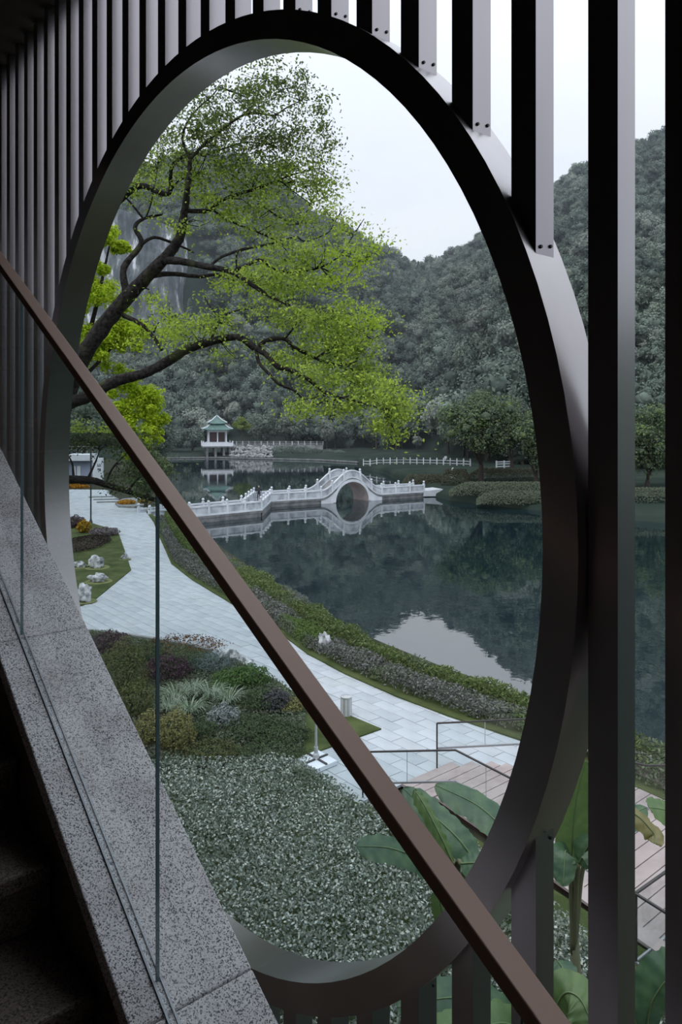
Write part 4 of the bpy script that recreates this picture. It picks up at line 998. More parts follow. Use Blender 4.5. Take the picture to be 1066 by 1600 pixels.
for i in range(39):
    u = 364 + (i % 13) * 5.0 + random.uniform(-1.5, 1.5); row = i // 13
    rock('bank_rock', 'pale grey rock in the rockery below the terrace wall', u, 0, random.uniform(1.0, 2.1), 1.3, random.uniform(.7, 1.5), M_ROCKERY, z=.35 + row * .95, seed=i, group='rocks in the pavilion rockery', D=interp(u, SHORE) + 1.2 + row * 1.6)
# white fence on the right of the far bank
fw = empty('white_fence', P(568, 728, 148), 'low white post-and-rail fence on the far bank behind the bridge', 'fence')
fp = [(568, 147.5), (600, 146), (640, 143), (690, 138), (735, 132)]
def fpos(u): D = interp(u, fp); return Vector(((u - CX) / F * D, D, max(.9, land_z(u, D))))
fu = list(np.linspace(568, 735, 17))
for i, u in enumerate(fu):
    p = fpos(u); m = MB(); m.box((p.x, p.y, p.z + .55), (.19, .19, 1.2)); m.lathe((p.x, p.y, p.z + 1.12), [(.08, 0), (.11, .1), (.03, .22)], 6); m.build('post', M_PANEL, fw)
    if i:
        q = fpos(fu[i - 1])
        for h in (.35, .85):
            m = MB(); m.bar(q + Vector((0, 0, h)), p + Vector((0, 0, h)), .08, .09); m.build('rail', M_PANEL, fw)
f2 = empty('white_fence', P(776, 735, 128), 'short white fence panel right of the forked-trunk tree', 'fence')
for i, u in enumerate((776, 788, 800)):
    D = 125; p = Vector(((u - CX) / F * D, D, land_z(u, D))); m = MB(); m.box((p.x, p.y, p.z + .6), (.22, .22, 1.4)); m.build('post', M_WHITE, f2)
    if i:
        for h in (.3, .75, 1.1): m = MB(); m.bar(q + Vector((0, 0, h)), p + Vector((0, 0, h)), .1, .16); m.build('rail', M_WHITE, f2)
    q = p
rock('white_rock', 'white upright rock beside the forked trunk on the far bank', 708, 0, 1.1, .8, 1.7, M_STONE, z=1.1, seed=40, D=108)
rock('white_rock', 'slim white stone right behind the forked trunk', 757, 0, .4, .4, 1.7, M_STONE, z=1.1, seed=41, D=106)
rock('white_rock', 'small white stone on the grass behind the white fence', 697, 0, .8, .6, .8, M_PANEL, z=1.9, seed=42, D=150)

# hedges of the right bank
def hedge(name, px, D, w_px, h, mat, label, n=5200, depth=3.0):
    u0, u1 = px; Q = []
    ctr = ((u0 + u1) / 2 - CX) / F * D
    X = RNG.uniform(u0, u1, n); Y = D + RNG.uniform(-depth / 2, depth / 2, n)
    x = (X - CX) / F * Y
    edge = np.minimum(1, np.minimum((X - u0), (u1 - X)) / (0.16 * (u1 - u0))) ** .5
    prof = np.sqrt(np.maximum(0, 1 - ((Y - D) / (depth / 2)) ** 2))
    zz = np.array([land_z(a, b) for a, b in zip(X[:60], Y[:60])]).mean()
    C = np.stack([x, Y, zz - .2 + (h + .2) * edge * prof * RNG.uniform(.75, 1.05, n)], 1)
    Nn = unit(np.stack([RNG.normal(size=n) * .5, -.5 + RNG.normal(size=n) * .5, np.full(n, .9)], 1))
    Q = leaf_quads(C, Nn, .22 * RNG.uniform(.7, 1.3, n), .13 * RNG.uniform(.7, 1.3, n))
    return tag(link(name, quads_mesh(name, Q), mat), label, 'hedge')
L_HEDGE_BR = leafmat('brown_hedge_leaf', (.045, .05, .036), (.085, .085, .06), trans=.15, obj_var=.05)
L_HEDGE_GN = leafmat('bank_hedge_leaf', (.05, .065, .045), (.105, .12, .085), trans=.15, obj_var=.05)
hedge('clipped_hedge', (628, 700), 104, 0, 1.5, L_HEDGE_BR, 'brown-green clipped hedge behind the end of the bridge', depth=7)
hedge('clipped_hedge', (690, 735), 100, 0, 1.9, L_HEDGE_BR, 'rounded dark hedge left of the forked trunk', n=3000, depth=6)
hedge('clipped_hedge', (728, 870), 104, 0, 1.6, L_HEDGE_BR, 'low dark hedge behind the forked trunk', n=6000, depth=6)
hedge('clipped_hedge', (745, 900), 83.5, 0, 1.0, L_HEDGE_GN, 'low front hedge overhanging the right waterline', n=9000, depth=6)
hedge('clipped_hedge', (702, 880), 89, 0, 1.2, L_HEDGE_GN, 'long grey-green hedge along the right waterline', n=9000, depth=6)
hedge('clipped_hedge', (860, 1110), 79, 0, 1.3, L_HEDGE_GN, 'waterside hedge seen through the right-hand slats', n=8000, depth=6)

# ------------------------------------------------------------------ left end of the path: sign wall, posts, flower bed
D0 = 100.0
sg = empty('sign_slab', Vector(((153 - CX) / F * D0, D0, ZP)), 'white upright slab with black brush lettering beside the path', 'sign')
m = MB(); c = P(153.5, 732, D0); m.box((c.x, c.y, ZP + 1.75), (1.42, .35, 3.5), math.radians(-8)); m.build('slab', M_WHITE, sg, bevel=.02)
def stroke(a, b, w):                       # brush stroke on the slab's face, slab-local metres
    rz = math.radians(-8); m = MB(); pts = []
    for q in np.linspace(0, 1, 4):
        x = a[0] + (b[0] - a[0]) * q; z = a[1] + (b[1] - a[1]) * q
        pts.append(Vector((c.x + x * math.cos(rz) + .18 * math.sin(rz), c.y + x * math.sin(rz) - .18 * math.cos(rz), ZP + z)))
    w *= 1.7; m.tube(pts, [w * .6, w, w, w * .35], 6); m.build('brush_stroke', M_BLACK, sg)
for a, b, w in (((-.05, 2.62), (.1, 2.56), .035), ((.2, 2.64), (.48, 2.62), .03), ((.0, 2.46), (-.04, 2.36), .045), ((.06, 2.42), (.2, 2.40), .04), ((.3, 2.50), (.24, 2.34), .035), ((.42, 2.50), (.46, 2.36), .045),
                ((-.02, 2.02), (.2, 2.04), .035), ((.1, 2.1), (.05, 1.84), .03), ((.02, 1.9), (.18, 1.86), .03), ((.28, 2.06), (.42, 1.9), .05), ((.4, 2.08), (.26, 1.72), .045), ((.3, 1.86), (.46, 1.8), .05), ((.12, 1.74), (.22, 1.6), .035), ((-.25, 2.95), (-.2, 2.85), .03)):
    stroke(a, b, w)
ww = empty('garden_building', Vector(((95 - CX) / F * 108, 108, ZP)), 'low white-roofed building with blue-grey walls behind the drooping limb', 'building')
c = P(90, 740, 108)
m = MB(); m.box((c.x, c.y + 1, ZP + 1.5), (10, 3, 3.0)); m.build('wall', M_BLUEGREY, ww)
m = MB(); m.box((c.x, c.y + .6, ZP + 3.2), (10.3, 4, .9)); m.build('roof', M_WHITE, ww)
for x in (1.6, 2.6, 3.3): m = MB(); m.box((c.x + x, c.y - .55, ZP + 1.0), (.5, .1, 1.9)); m.build('door_panel', M_WHITE, ww)
m = MB()
for i in range(14): m.box((c.x - 5 + i * .78, c.y + 2.2, ZP + 4.2), (.12, .12, 1.1))
m.box((c.x, c.y + 2.2, ZP + 4.7), (10.3, .14, .14)); m.build('roof_railing', M_STONE_DK, ww)
b = G(142, 817, ZP)
lp = empty('lamp_post', b, 'thin dark post rising from the lawn through the limbs at the left', 'lamp post')
m = MB(); m.tube([b, b + Vector((0, 0, 7.0))], [.065, .05], 8); m.build('pole', M_IRON, lp)
m = MB(); m.lathe(b, [(.16, 0), (.16, .05), (.08, .3), (.07, .35)], 10); m.build('base', M_IRON, lp)
m = MB(); m.lathe(b + Vector((0, 0, 6.9)), [(.06, 0), (.22, .1), (.25, .35), (.05, .5)], 10); m.build('lantern', M_IRON, lp)
fb = bed('flower_bed_kerb', [(185, 790), (180, 785), (192, 779), (215, 777), (232, 782), (230, 788), (210, 791)], M_KERB, 'kerb of the round flower bed', z=1.4)
L_ORANGE = leafmat('orange_petal', (.10, .12, .03), (.55, .20, .015), (.62, .40, .05), trans=.3, obj_var=.1)
L_YEL = leafmat('golden_petal', (.12, .12, .03), (.42, .23, .02), (.58, .38, .05), trans=.3, obj_var=.1)
L_PURP = leafmat('purple_leaf', (.060, .036, .050), (.12, .075, .095), trans=.2, obj_var=.15)
L_PINK = leafmat('mauve_leaf', (.13, .11, .12), (.26, .22, .24), trans=.2, obj_var=.1)
L_OLIVE = leafmat('olive_leaf', (.085, .095, .045), (.155, .165, .075), trans=.3, obj_var=.1)
L_GOLD = leafmat('yellow_green_leaf', (.17, .165, .07), (.30, .28, .12), trans=.3, obj_var=.1)
L_GREEN = leafmat('garden_green_leaf', (.06, .085, .048), (.115, .155, .08), trans=.3, obj_var=.12)
L_BRIGHT = leafmat('fresh_green_leaf', (.075, .135, .05), (.13, .21, .075), trans=.3, obj_var=.1)
L_SILVER = leafmat('silver_leaf', (.14, .16, .15), (.34, .37, .37), trans=.2, obj_var=.1)
L_BLUE = leafmat('blue_grey_leaf', (.11, .15, .15), (.20, .245, .25), trans=.2, obj_var=.1)
L_STRIPE = leafmat('variegated_blade', (.09, .15, .07), (.42, .47, .38), trans=.3, obj_var=.1)
L_GREY = leafmat('grey_mat_leaf', (.07, .066, .074), (.12, .115, .125), trans=.15, obj_var=.1)
shrub('flower_clump', 'orange flowers filling the far round bed by the path', 198, 788, 1.9, .45, 900, .14, .10, L_ORANGE, 'flowers', z=1.35, stem=False)
shrub('flower_clump', 'yellow flowers at the right of the far round bed', 225, 787, 1.2, .5, 500, .14, .10, L_YEL, 'flowers', z=1.35, stem=False)
shrub('flower_clump', 'row of orange flowers under the low white building', 118, 763, 3.6, .5, 900, .16, .12, L_ORANGE, 'flowers', z=1.2, stem=False, dep=.2)
for i, (u, v) in enumerate(((158, 777), (166, 781), (172, 785))):
    m = MB(); c = G(u, v, ZP); m.box((c.x, c.y, ZP + .06), (2.6, .35, .12), .2); tag(m.build('path_step', M_KERB), ('farthest', 'middle', 'nearest')[i] + ' of three dark step edges on the far path', 'step')
shrub('flowering_shrub', 'purple-red shrub at the tip of the lawn wedge', 117, 824, 1.7, .9, 1300, .13, .08, L_PURP)
shrub('flowering_shrub', 'golden orange flowering shrub on the lawn wedge', 131, 832, 1.1, .9, 1000, .13, .09, L_YEL)
shrub('flowering_shrub', 'mauve low shrub on the lawn wedge beside the path', 163, 836, 2.2, .55, 1300, .13, .08, L_PINK)
m0 = shrub('clipped_mat', 'dark brown clipped planting across the lawn wedge', 130, 852, 3.2, .34, 6000, .11, .07, leafmat('brown_mat_leaf', (.05, .042, .038), (.095, .08, .07), trans=.1), dep=2.2, stem=False, lump=.05)
for i, (u, v, w, h, lb) in enumerate(((131, 940, .74, .85, 'blocky white rock at the near edge of the lawn wedge'), (153, 909, .95, .42, 'pitted low rock in the middle of the lawn wedge'), (151, 887, .95, .72, 'peaked white rock on the lawn wedge'),
                                      (124, 886, .8, .36, 'flat pale rock left of the peaked rock'), (195, 874, .46, .38, 'small round rock by the path edge of the lawn wedge'))):
    rock('garden_rock', lb, u, v, w, w * .8, h, seed=i + 60)
    b = G(u, v, 1.245); m = MB(); m.lathe((b.x, b.y + .1, 1.235), [(w * .75, 0), (w * .72, .02)], 20); tag(m.build('moss_ring', surf('pale_moss_%d' % i, (.14, .16, .055), (.20, .21, .08), scale=6, rough=1)), 'pale moss ring around the ' + lb.split(' on ')[0].split(' in ')[0].split(' at ')[0].split(' by ')[0].split(' left ')[0], 'moss')
rock('garden_rock', 'white rock standing in the lakeside planting', 508, 1018, .5, .4, .75, seed=70)
rock('garden_rock', 'white low rock at the bend of the garden edge', 362, 1030, .9, .5, .35, seed=71)
rock('garden_rock', 'white flat rock at the end of the garden edge', 382, 1040, .6, .5, .3, seed=72)

# lakeside planting: leaves nobody could count
def strip_points(px_a, px_b, n, z0, z1):
    """n random points between two picture lines, on the ground"""
    A = [G(u, v, ZP) for u, v in px_a]; Bn = [G(u, v, ZP) for u, v in px_b]
    def along(Ls, t):
        seg = [0]; 
        for i in range(len(Ls) - 1): seg.append(seg[-1] + (Ls[i + 1] - Ls[i]).length)
        x = np.interp(t * seg[-1], seg, [p.x for p in Ls]); y = np.interp(t * seg[-1], seg, [p.y for p in Ls]); return np.stack([x, y], 1)
    t = RNG.random(n); w = RNG.random(n); a, b_ = along(A, t), along(Bn, t)
    return a * (1 - w[:, None]) + b_ * w[:, None], w
L_LK1 = leafmat('lakeside_grey_leaf', (.075, .085, .07), (.15, .155, .135), (.24, .235, .24), trans=.2, obj_var=0, big=(.35, (.10, .15, .05), .54))
L_LK2 = leafmat('lakeside_green_leaf', (.065, .095, .035), (.12, .165, .055), (.20, .24, .12), trans=.3, obj_var=0, big=(.3, (.16, .17, .165), .56))
ED = [(243, 814), (253, 838), (271, 878), (303, 904), (348, 930), (402, 962), (443, 988), (482, 1017), (542, 1048), (622, 1083), (702, 1113), (762, 1133), (837, 1157), (931, 1196), (1060, 1254)]
MID = [(256, 812), (264, 832), (286, 866), (322, 888), (366, 912), (416, 940), (456, 965), (498, 996), (556, 1030), (630, 1062), (706, 1092), (766, 1112), (838, 1136), (932, 1174), (1060, 1230)]
WE = [(262, 808), (276, 828), (300, 852), (340, 874), (380, 894), (424, 916), (470, 946), (512, 976), (566, 1012), (634, 1042), (710, 1072), (770, 1092), (838, 1116), (932, 1152), (1060, 1206)]
def planting(name, label, a, b, n, hgt, L, W, mat, rough=.25):
    xy, w = strip_points(a, b, n, 0, 0)
    bump = np.array([mnoise.noise(Vector((x * .9, y * .9, 0))) for x, y in xy]); h = hgt * (1 + rough * 2 * bump) * np.minimum(1, np.minimum(w, 1 - w) * 6 + .35)
    C = np.stack([xy[:, 0], xy[:, 1], 1.22 + h * RNG.uniform(.35, 1.0, n)], 1)
    Nn = unit(RNG.normal(size=(n, 3)) * .65 + np.array([0, -.2, .8]))
    o = link(name, quads_mesh(name, leaf_quads(C, Nn, L * RNG.uniform(.7, 1.4, n), W * RNG.uniform(.7, 1.4, n))), mat); return tag(o, label, 'plants', kind='stuff')
planting('lakeside_shrubs', 'low grey-green shrubs along the path side of the lake bank', ED, MID, 42000, .5, .10, .05, L_LK1)
planting('lakeside_grasses', 'fresh green plants along the water side of the lake bank', MID, WE, 42000, .62, .13, .045, L_LK2)
# groundcover below the window
GC = [(236, 1205), (300, 1200), (380, 1200), (440, 1195), (470, 1202), (520, 1230), (562, 1262)]
gpoly = [(p.x, p.y) for p in poly(GC, 1.24)] + [(1.9, 15.2), (4.6, 10.5), (5.0, 6.2), (-1.5, 6.2), (-8, 13)]
xs_ = [p[0] for p in gpoly]; ys_ = [p[1] for p in gpoly]; C = []
while len(C) < 120000:
    x = RNG.uniform(min(xs_), max(xs_), 4000); y = RNG.uniform(min(ys_), max(ys_), 4000)
    C += [(a, b) for a, b in zip(x, y) if inside(a, b, gpoly)]
C = np.array(C); n = len(C)
hh = .30 + .10 * np.array([mnoise.noise(Vector((a * 1.1, b * 1.1, 2))) for a, b in C])
C3 = np.stack([C[:, 0], C[:, 1], 1.24 + hh * RNG.uniform(.3, 1.0, n)], 1); Nn = unit(RNG.normal(size=(n, 3)) * .55 + np.array([0, -.1, .8]))
L_COVER = leafmat('groundcover_leaf', (.09, .115, .092), (.20, .235, .195), (.62, .65, .60), trans=.2, obj_var=0, big=(.6, (.12, .15, .11), .62))
tag(link('groundcover', quads_mesh('groundcover', leaf_quads(C3, Nn, RNG.uniform(.045, .085, n), RNG.uniform(.03, .05, n))), L_COVER), 'dense small-leaved groundcover filling the bed below the window', 'groundcover', kind='stuff')

# garden shrubs, one by one
SH = [('purple_shrub', 'low purple shrub at the left end of the garden edge', 172, 1022, 1.5, .8, 1300, .08, .05, L_PURP),
      ('hedge_shrub', 'tall yellow-green shrub beside the granite coping', 192, 1090, 1.55, 1.7, 3600, .07, .045, L_OLIVE),
      ('hedge_shrub', 'olive shrub below the tall yellow-green shrub', 214, 1120, 1.2, 1.0, 1800, .07, .045, L_OLIVE),
      ('golden_bush', 'golden bush right of the glass joint', 275, 1176, 1.0, 1.05, 2200, .065, .04, L_GOLD),
      ('golden_bush', 'olive-gold bush left of the glass joint', 232, 1168, .8, .9, 1400, .065, .04, L_GOLD),
      ('leafy_mound', 'green mound near the back edge of the garden', 225, 1042, 1.6, .8, 1500, .08, .04, L_GREEN),
      ('leafy_mound', 'dark red-brown mound behind the striped grass', 262, 1060, 1.6, .7, 1500, .08, .05, L_PURP),
      ('leafy_mound', 'green mound left of the blue-grey fescue', 290, 1048, 1.7, .7, 1500, .09, .03, L_GREEN),
      ('fescue_mound', 'blue-grey fescue mound near the white edge rocks', 330, 1048, 1.6, .6, 1700, .13, .02, L_BLUE),
      ('leafy_mound', 'bright green mound below the white edge rocks', 392, 1075, 1.3, .7, 1500, .09, .05, L_BRIGHT),
      ('leafy_mound', 'fresh green mound beside the striped grass', 362, 1076, 1.3, .6, 1400, .09, .04, L_BRIGHT),
      ('leafy_mound', 'green mound right of the striped grass', 408, 1110, 1.2, .6, 1500, .08, .04, L_GREEN),
      ('grey_mat', 'dark grey-purple mat of foliage near the path bend', 430, 1112, .95, .6, 1700, .07, .045, L_GREY),
      ('yellow_mat', 'yellowish low planting behind the handrail at the path bend', 458, 1112, .9, .35, 1300, .06, .04, L_GOLD),
      ('silver_plant', 'silver-white foliage plant below the striped grass', 350, 1140, .95, .65, 1700, .08, .035, L_SILVER),
      ('leafy_mound', 'low dull green mound above the groundcover', 395, 1150, 1.8, .45, 2600, .06, .04, L_GREEN),
      ('leafy_mound', 'wide dull green mound near the post base', 440, 1155, 1.5, .4, 2400, .06, .04, L_GREEN),
      ('leafy_mound', 'dull green mound between golden bush and groundcover', 330, 1185, 1.5, .4, 2200, .06, .04, L_OLIVE),
      ('leafy_mound', 'mixed green mound right of the golden bush', 318, 1158, .9, .5, 1400, .06, .04, L_GREEN),
      ('leafy_mound', 'flat green planting in front of the post base', 425, 1185, 1.8, .3, 2400, .055, .035, L_GREEN),
      ('orange_border', 'thin band of orange-brown plants along the garden edge', 285, 1014, 3.2, .3, 1800, .07, .04, L_ORANGE if False else leafmat('rust_leaf', (.16, .075, .03), (.24, .12, .05), trans=.2))]
for a in SH: shrub(*a, cat='shrub')
for i, (u, v, lb) in enumerate(((276, 1098, 'striped arching grass tuft nearest the glass joint'), (302, 1094, 'second striped grass tuft from the glass joint'), (330, 1096, 'striped grass tuft in the middle of the row'), (356, 1104, 'large pale striped grass tuft at the right of the row'),
                                (295, 1122, 'striped grass tuft low in front of the row'), (266, 1118, 'green striped grass tuft low by the glass joint'))):
    tuft('striped_grass', lb, u, v, 1.45, .72, 110, .035, L_STRIPE, group='striped grass tufts')
up = [(p.x, p.y) for p in poly([(140, 992), (245, 1006), (330, 1024), (395, 1050), (440, 1076), (478, 1102), (478, 1165), (455, 1196), (236, 1207), (180, 1120)], 1.24)]
xs_ = [p[0] for p in up]; ys_ = [p[1] for p in up]; C = []
while len(C) < 42000:
    x = RNG.uniform(min(xs_), max(xs_), 4000); y = RNG.uniform(min(ys_), max(ys_), 4000); C += [(a, b) for a, b in zip(x, y) if inside(a, b, up)]
C = np.array(C); n = len(C); hh = .20 + .16 * np.array([mnoise.noise(Vector((a * .8, b * .8, 9))) for a, b in C])
C3 = np.stack([C[:, 0], C[:, 1], 1.24 + hh * RNG.uniform(.3, 1.0, n)], 1); Nn = unit(RNG.normal(size=(n, 3)) * .6 + np.array([0, -.1, .8]))
L_UNDER = leafmat('mixed_bed_leaf', (.07, .088, .06), (.13, .155, .105), (.21, .23, .17), trans=.2, obj_var=0, big=(.9, (.10, .085, .075), .58))
tag(link('bed_underplanting', quads_mesh('bed_underplanting', leaf_quads(C3, Nn, RNG.uniform(.05, .11, n), RNG.uniform(.025, .05, n))), L_UNDER), 'low mixed foliage carpeting the garden bed between the shrubs', 'plants', kind='stuff')
# garden edging and bollard, post with square base
m = MB(); ep = [G(u, v, 1.24) for u, v in ((60, 983), (148, 987), (200, 993), (245, 1000), (290, 1008), (330, 1017))]
for i in range(len(ep) - 1): m.bar(ep[i], ep[i + 1], .16, .14)
tag(m.build('garden_edging', M_KERB), 'thin grey stone edging of the garden bed', kind='structure')
b = G(541, 1117, 1.24); bo = empty('bollard', b, 'short ribbed steel bollard on the grass corner by the path', 'bollard')
m = MB(); m.lathe(b, [(.15, 0), (.15, .50)], 14); m.build('body', M_STEEL, bo)
m = MB(); m.lathe(b + Vector((0, 0, .5)), [(.165, 0), (.165, .03), (.05, .05)], 14); m.build('cap', M_STEEL, bo)
for k in range(8): a = k * math.pi / 4; m = MB(); m.box((b.x + .152 * math.cos(a), b.y + .152 * math.sin(a), b.z + .25), (.02, .02, .46), a); m.build('rib', M_WHITE, bo)
b = G(494, 1190, 1.26); po = empty('parasol_stand', b, 'grey pole standing on a white square base slab by the garden', 'stand')
m = MB(); cn = [G(464, 1188, 1.26), G(494, 1206, 1.26), G(527, 1192, 1.26), G(497, 1175, 1.26)]
if area2([(c.x, c.y) for c in cn]) < 0: cn.reverse()
m.prism([(c.x, c.y) for c in cn], 1.21, 1.32); m.build('base_slab', M_WHITE, po, bevel=.01)
for i in range(2):
    m = MB(); m.bar((cn[i] + cn[(i + 1) % 4]) / 2 + Vector((0, 0, .075)), (cn[(i + 2) % 4] + cn[(i + 3) % 4]) / 2 + Vector((0, 0, .075)), .05, .03); m.build('cross_bar', M_IRON, po)
m = MB(); m.tube([b + Vector((0, 0, .05)), b + Vector((0, 0, 1.15))], [.035, .03], 10); m.build('pole', M_STEEL, po)
m = MB(); m.lathe(b + Vector((0, 0, .06)), [(.075, 0), (.075, .12), (.05, .16), (.05, .3)], 12); m.build('socket', M_STEEL, po)

# ------------------------------------------------------------------ timber deck with glass railings
dk = empty('timber_deck', (4, 14, 1.0), 'weathered timber deck of diagonal boards beside the paved path', 'deck')
BW = .30
dpoly = [(p.x, p.y) for p in poly([(690, 1256), (612, 1224), (680, 1196), (760, 1197), (850, 1199)], ZP)]
dpoly = [(1.62, 16.35), (1.45, 16.9), (2.4, 17.95), (5.6, 17.75), (9.5, 17.0), (13, 12), (7.5, 8.6), (6.2, 9.6), (3.4, 14.3), (2.2, 16.3)]
for i in range(0, 60):
    sg_ = -(i * BW) + 13.8                 # s of the board's axis, stepping towards the camera
    run = []
    for j in range(0, 260):
        p = 5 + j * .06
        c = E1 * sg_ + E2 * p
        if inside(c.x, c.y, dpoly): run.append(p)
    if not run: continue
    a, b_ = min(run), max(run)
    if b_ - a < .2: continue
    m = MB(); c0 = E1 * sg_ + E2 * (a - random.uniform(0, .02)); c1 = E1 * sg_ + E2 * (b_ + random.choice((0, .12)))
    m.bar(Vector((c0.x, c0.y, 1.20)), Vector((c1.x, c1.y, 1.20)), BW - .022, .06); m.build('deck_board', M_DECK, dk)
fa = [Vector((2.2, 16.3, 1.0)), Vector((3.4, 14.3, 1.0)), Vector((6.2, 9.6, 1.0))]
for i in range(2):
    m = MB(); m.bar(fa[i] + Vector((0, 0, -.05)), fa[i + 1] + Vector((0, 0, -.05)), .10, .46); m.build('fascia', M_DECKSIDE, dk)
    m = MB(); m.bar(fa[i] + Vector((0, 0, .255)), fa[i + 1] + Vector((0, 0, .255)), .30, .05); m.build('edge_board', M_DECK, dk)
m = MB(); m.prism(dpoly if area2(dpoly) > 0 else dpoly[::-1], .9, 1.14); m.build('underframe', M_BLACK, dk)
def glass_rail(label, pts, h, lift, posts, top=.03):
    r = empty('glass_railing', pts[0], label, 'railing')
    for i in range(len(pts) - 1):
        a, b = Vector(pts[i]), Vector(pts[i + 1]); Z = Vector((0, 0, 1))
        m = MB(); m.bar(a + Z * h, b + Z * h, .04, top); m.build('top_rail', M_IRON, r)
        m = MB(); m.bar(a + Z * lift, b + Z * lift, .03, .04); m.build('bottom_rail', M_CHANNEL, r)
        m = MB(); m.bar(a + Z * (h + lift) / 2, b + Z * (h + lift) / 2, .012, h - lift - .04); m.build('glass_panel', M_RAILGLASS, r)
        n = max(1, round((b - a).length / 1.0))
        for k in range(1, n):
            p = a.lerp(b, k / n); m = MB(); m.bar(p + Z * lift, p + Z * h, .014, .014, up=Vector((1, 0, 0))); m.build('panel_joint', M_STEEL, r)
    for p in posts:
        p = Vector(p); m = MB(); m.box((p.x, p.y, p.z + h / 2), (.035, .035, h)); m.build('post', M_IRON, r)
    return r
def rp(u, v, h): 
    q = G(u, v, ZP + h); q.z = ZP; return q
glass_rail('glass railing with dark rail standing across the near corner of the deck', [rp(560, 1175, 1.0), rp(712, 1172, 1.0), rp(812, 1223, 1.0), rp(920, 1300, 1.0)], 1.0, .3, [rp(567, 1175, 1.0)])
glass_rail('glass railing with dark corner post at the path end of the deck', [rp(683, 1130, 1.1), rp(832, 1123, 1.1)], 1.1, .5, [rp(683, 1130, 1.1)])
glass_rail('glass railing far behind the deck seen between the right-hand slats', [rp(985, 1190, 1.0), rp(1011, 1196, 1.0), rp(1120, 1196, 1.0)], 1.0, .1, [])
glass_rail('near glass railing corner seen between the right-hand slats', [rp(1100, 1320, 1.1), rp(993, 1396, 1.1), rp(1110, 1470, 1.1)], 1.1, .05, [rp(994, 1396, 1.1)])

# ------------------------------------------------------------------ banana plants
L_BAN = None
def banana_mat(name, c1, c2):
    m, nt, out = mat_base(name); tc = N_(nt, 'ShaderNodeTexCoord'); w = N_(nt, 'ShaderNodeTexNoise'); w.inputs['Scale'].default_value = 6; w.inputs['Detail'].default_value = 3
    nt.links.new(tc.outputs['Object'], w.inputs['Vector']); col = ramp(nt, w.outputs['Fac'], [(.35, c1), (.65, c2)])
    d = N_(nt, 'ShaderNodeBsdfPrincipled'); d.inputs['Roughness'].default_value = .42; t = N_(nt, 'ShaderNodeBsdfTranslucent'); mx = N_(nt, 'ShaderNodeMixShader'); mx.inputs[0].default_value = .3
    nt.links.new(col, d.inputs['Base Color']); nt.links.new(col, t.inputs[0]); nt.links.new(d.outputs[0], mx.inputs[1]); nt.links.new(t.outputs[0], mx.inputs[2]); nt.links.new(mx.outputs[0], out.inputs[0]); return m
M_BANANA = banana_mat('banana_leaf', (.045, .10, .055), (.085, .155, .075))
M_BANANA2 = banana_mat('banana_leaf_bright', (.085, .15, .05), (.125, .20, .065))
M_BANDRY = banana_mat('banana_leaf_dry', (.16, .15, .05), (.24, .21, .09))
M_BANSTEM = surf('banana_stem', (.07, .08, .04), (.13, .13, .07), scale=5, rough=.7, stretch=(1, 1, .15))
M_RIB = surf('banana_midrib', (.11, .165, .07), rough=.5)
def banana_leaf(r, pts, width, mat, fold=.25, tip=.12, tears=0, face=Vector((0, -.55, .85))):
    """blade along a 3-D midrib; both halves droop from it"""
    o, _ = cat_rom([Vector(p) for p in pts], [0] * len(pts), 12); n = len(o); m = MB(); rows_ = []
    for i, p in enumerate(o):
        q = i / (n - 1); d = (o[min(i + 1, n - 1)] - o[max(i - 1, 0)]).normalized(); sd = d.cross(face).normalized(); nn = sd.cross(d)
        if nn.dot(face) < 0: nn = -nn
        w = width / 2 * (min(1, q * 5 + .12) ** .6) * (1 - max(0, (q - .72) / .28) ** 2.2 * (1 - tip)) * (1 + random.uniform(-.05, .05))
        rows_.append([p + sd * w * t - nn * (abs(t) ** 1.3) * w * fold + nn * .016 * math.sin(q * 47 + abs(t) * 6) * abs(t) ** .5 for t in (-1, -.66, -.33, 0, .33, .66, 1)])
    b = 0; m.v = [p for r_ in rows_ for p in r_]
    for i in range(n - 1):
        for k in range(6):
            if tears and k in (0, 1, 4, 5) and (i * 7 + k) % tears == 0: continue
            m.f.append((i * 7 + k, i * 7 + k + 1, (i + 1) * 7 + k + 1, (i + 1) * 7 + k))
    lf = m.build('leaf', mat, r, smooth=True); mm = MB(); mm.tube([p + Vector((0, 0, .006)) for p in o], list(np.linspace(.013, .003, n)), 6); mm.build('midrib', M_RIB, lf, smooth=True)
def banana(label, foot, top, leaves):
    r = empty('banana_plant', foot, label, 'banana plant'); foot, top = Vector(foot), Vector(top)
    m = MB(); m.tube([foot, foot.lerp(top, .5) + Vector((.03, 0, 0)), top], [.085, .07, .05], 12, wob=.04); m.build('pseudostem', M_BANSTEM, r, smooth=True)
    for L_ in leaves:
        pts_l = [top - Vector((0, 0, .25))] + L_[0] if L_[4] else L_[0]
        if L_[4]:
            mm = MB(); mm.tube(cat_rom([top - Vector((0, 0, .3)), top.lerp(Vector(L_[0][0]), .55) + Vector((0, 0, .1)), Vector(L_[0][0])], [.05, .035, .025], 4)[0], list(np.linspace(.045, .022, 9)), 7); mm.build('leaf_stalk', M_BANSTEM, r, smooth=True)
        banana_leaf(r, L_[0], L_[1], L_[2], L_[3])
    return r
d1 = 9.0
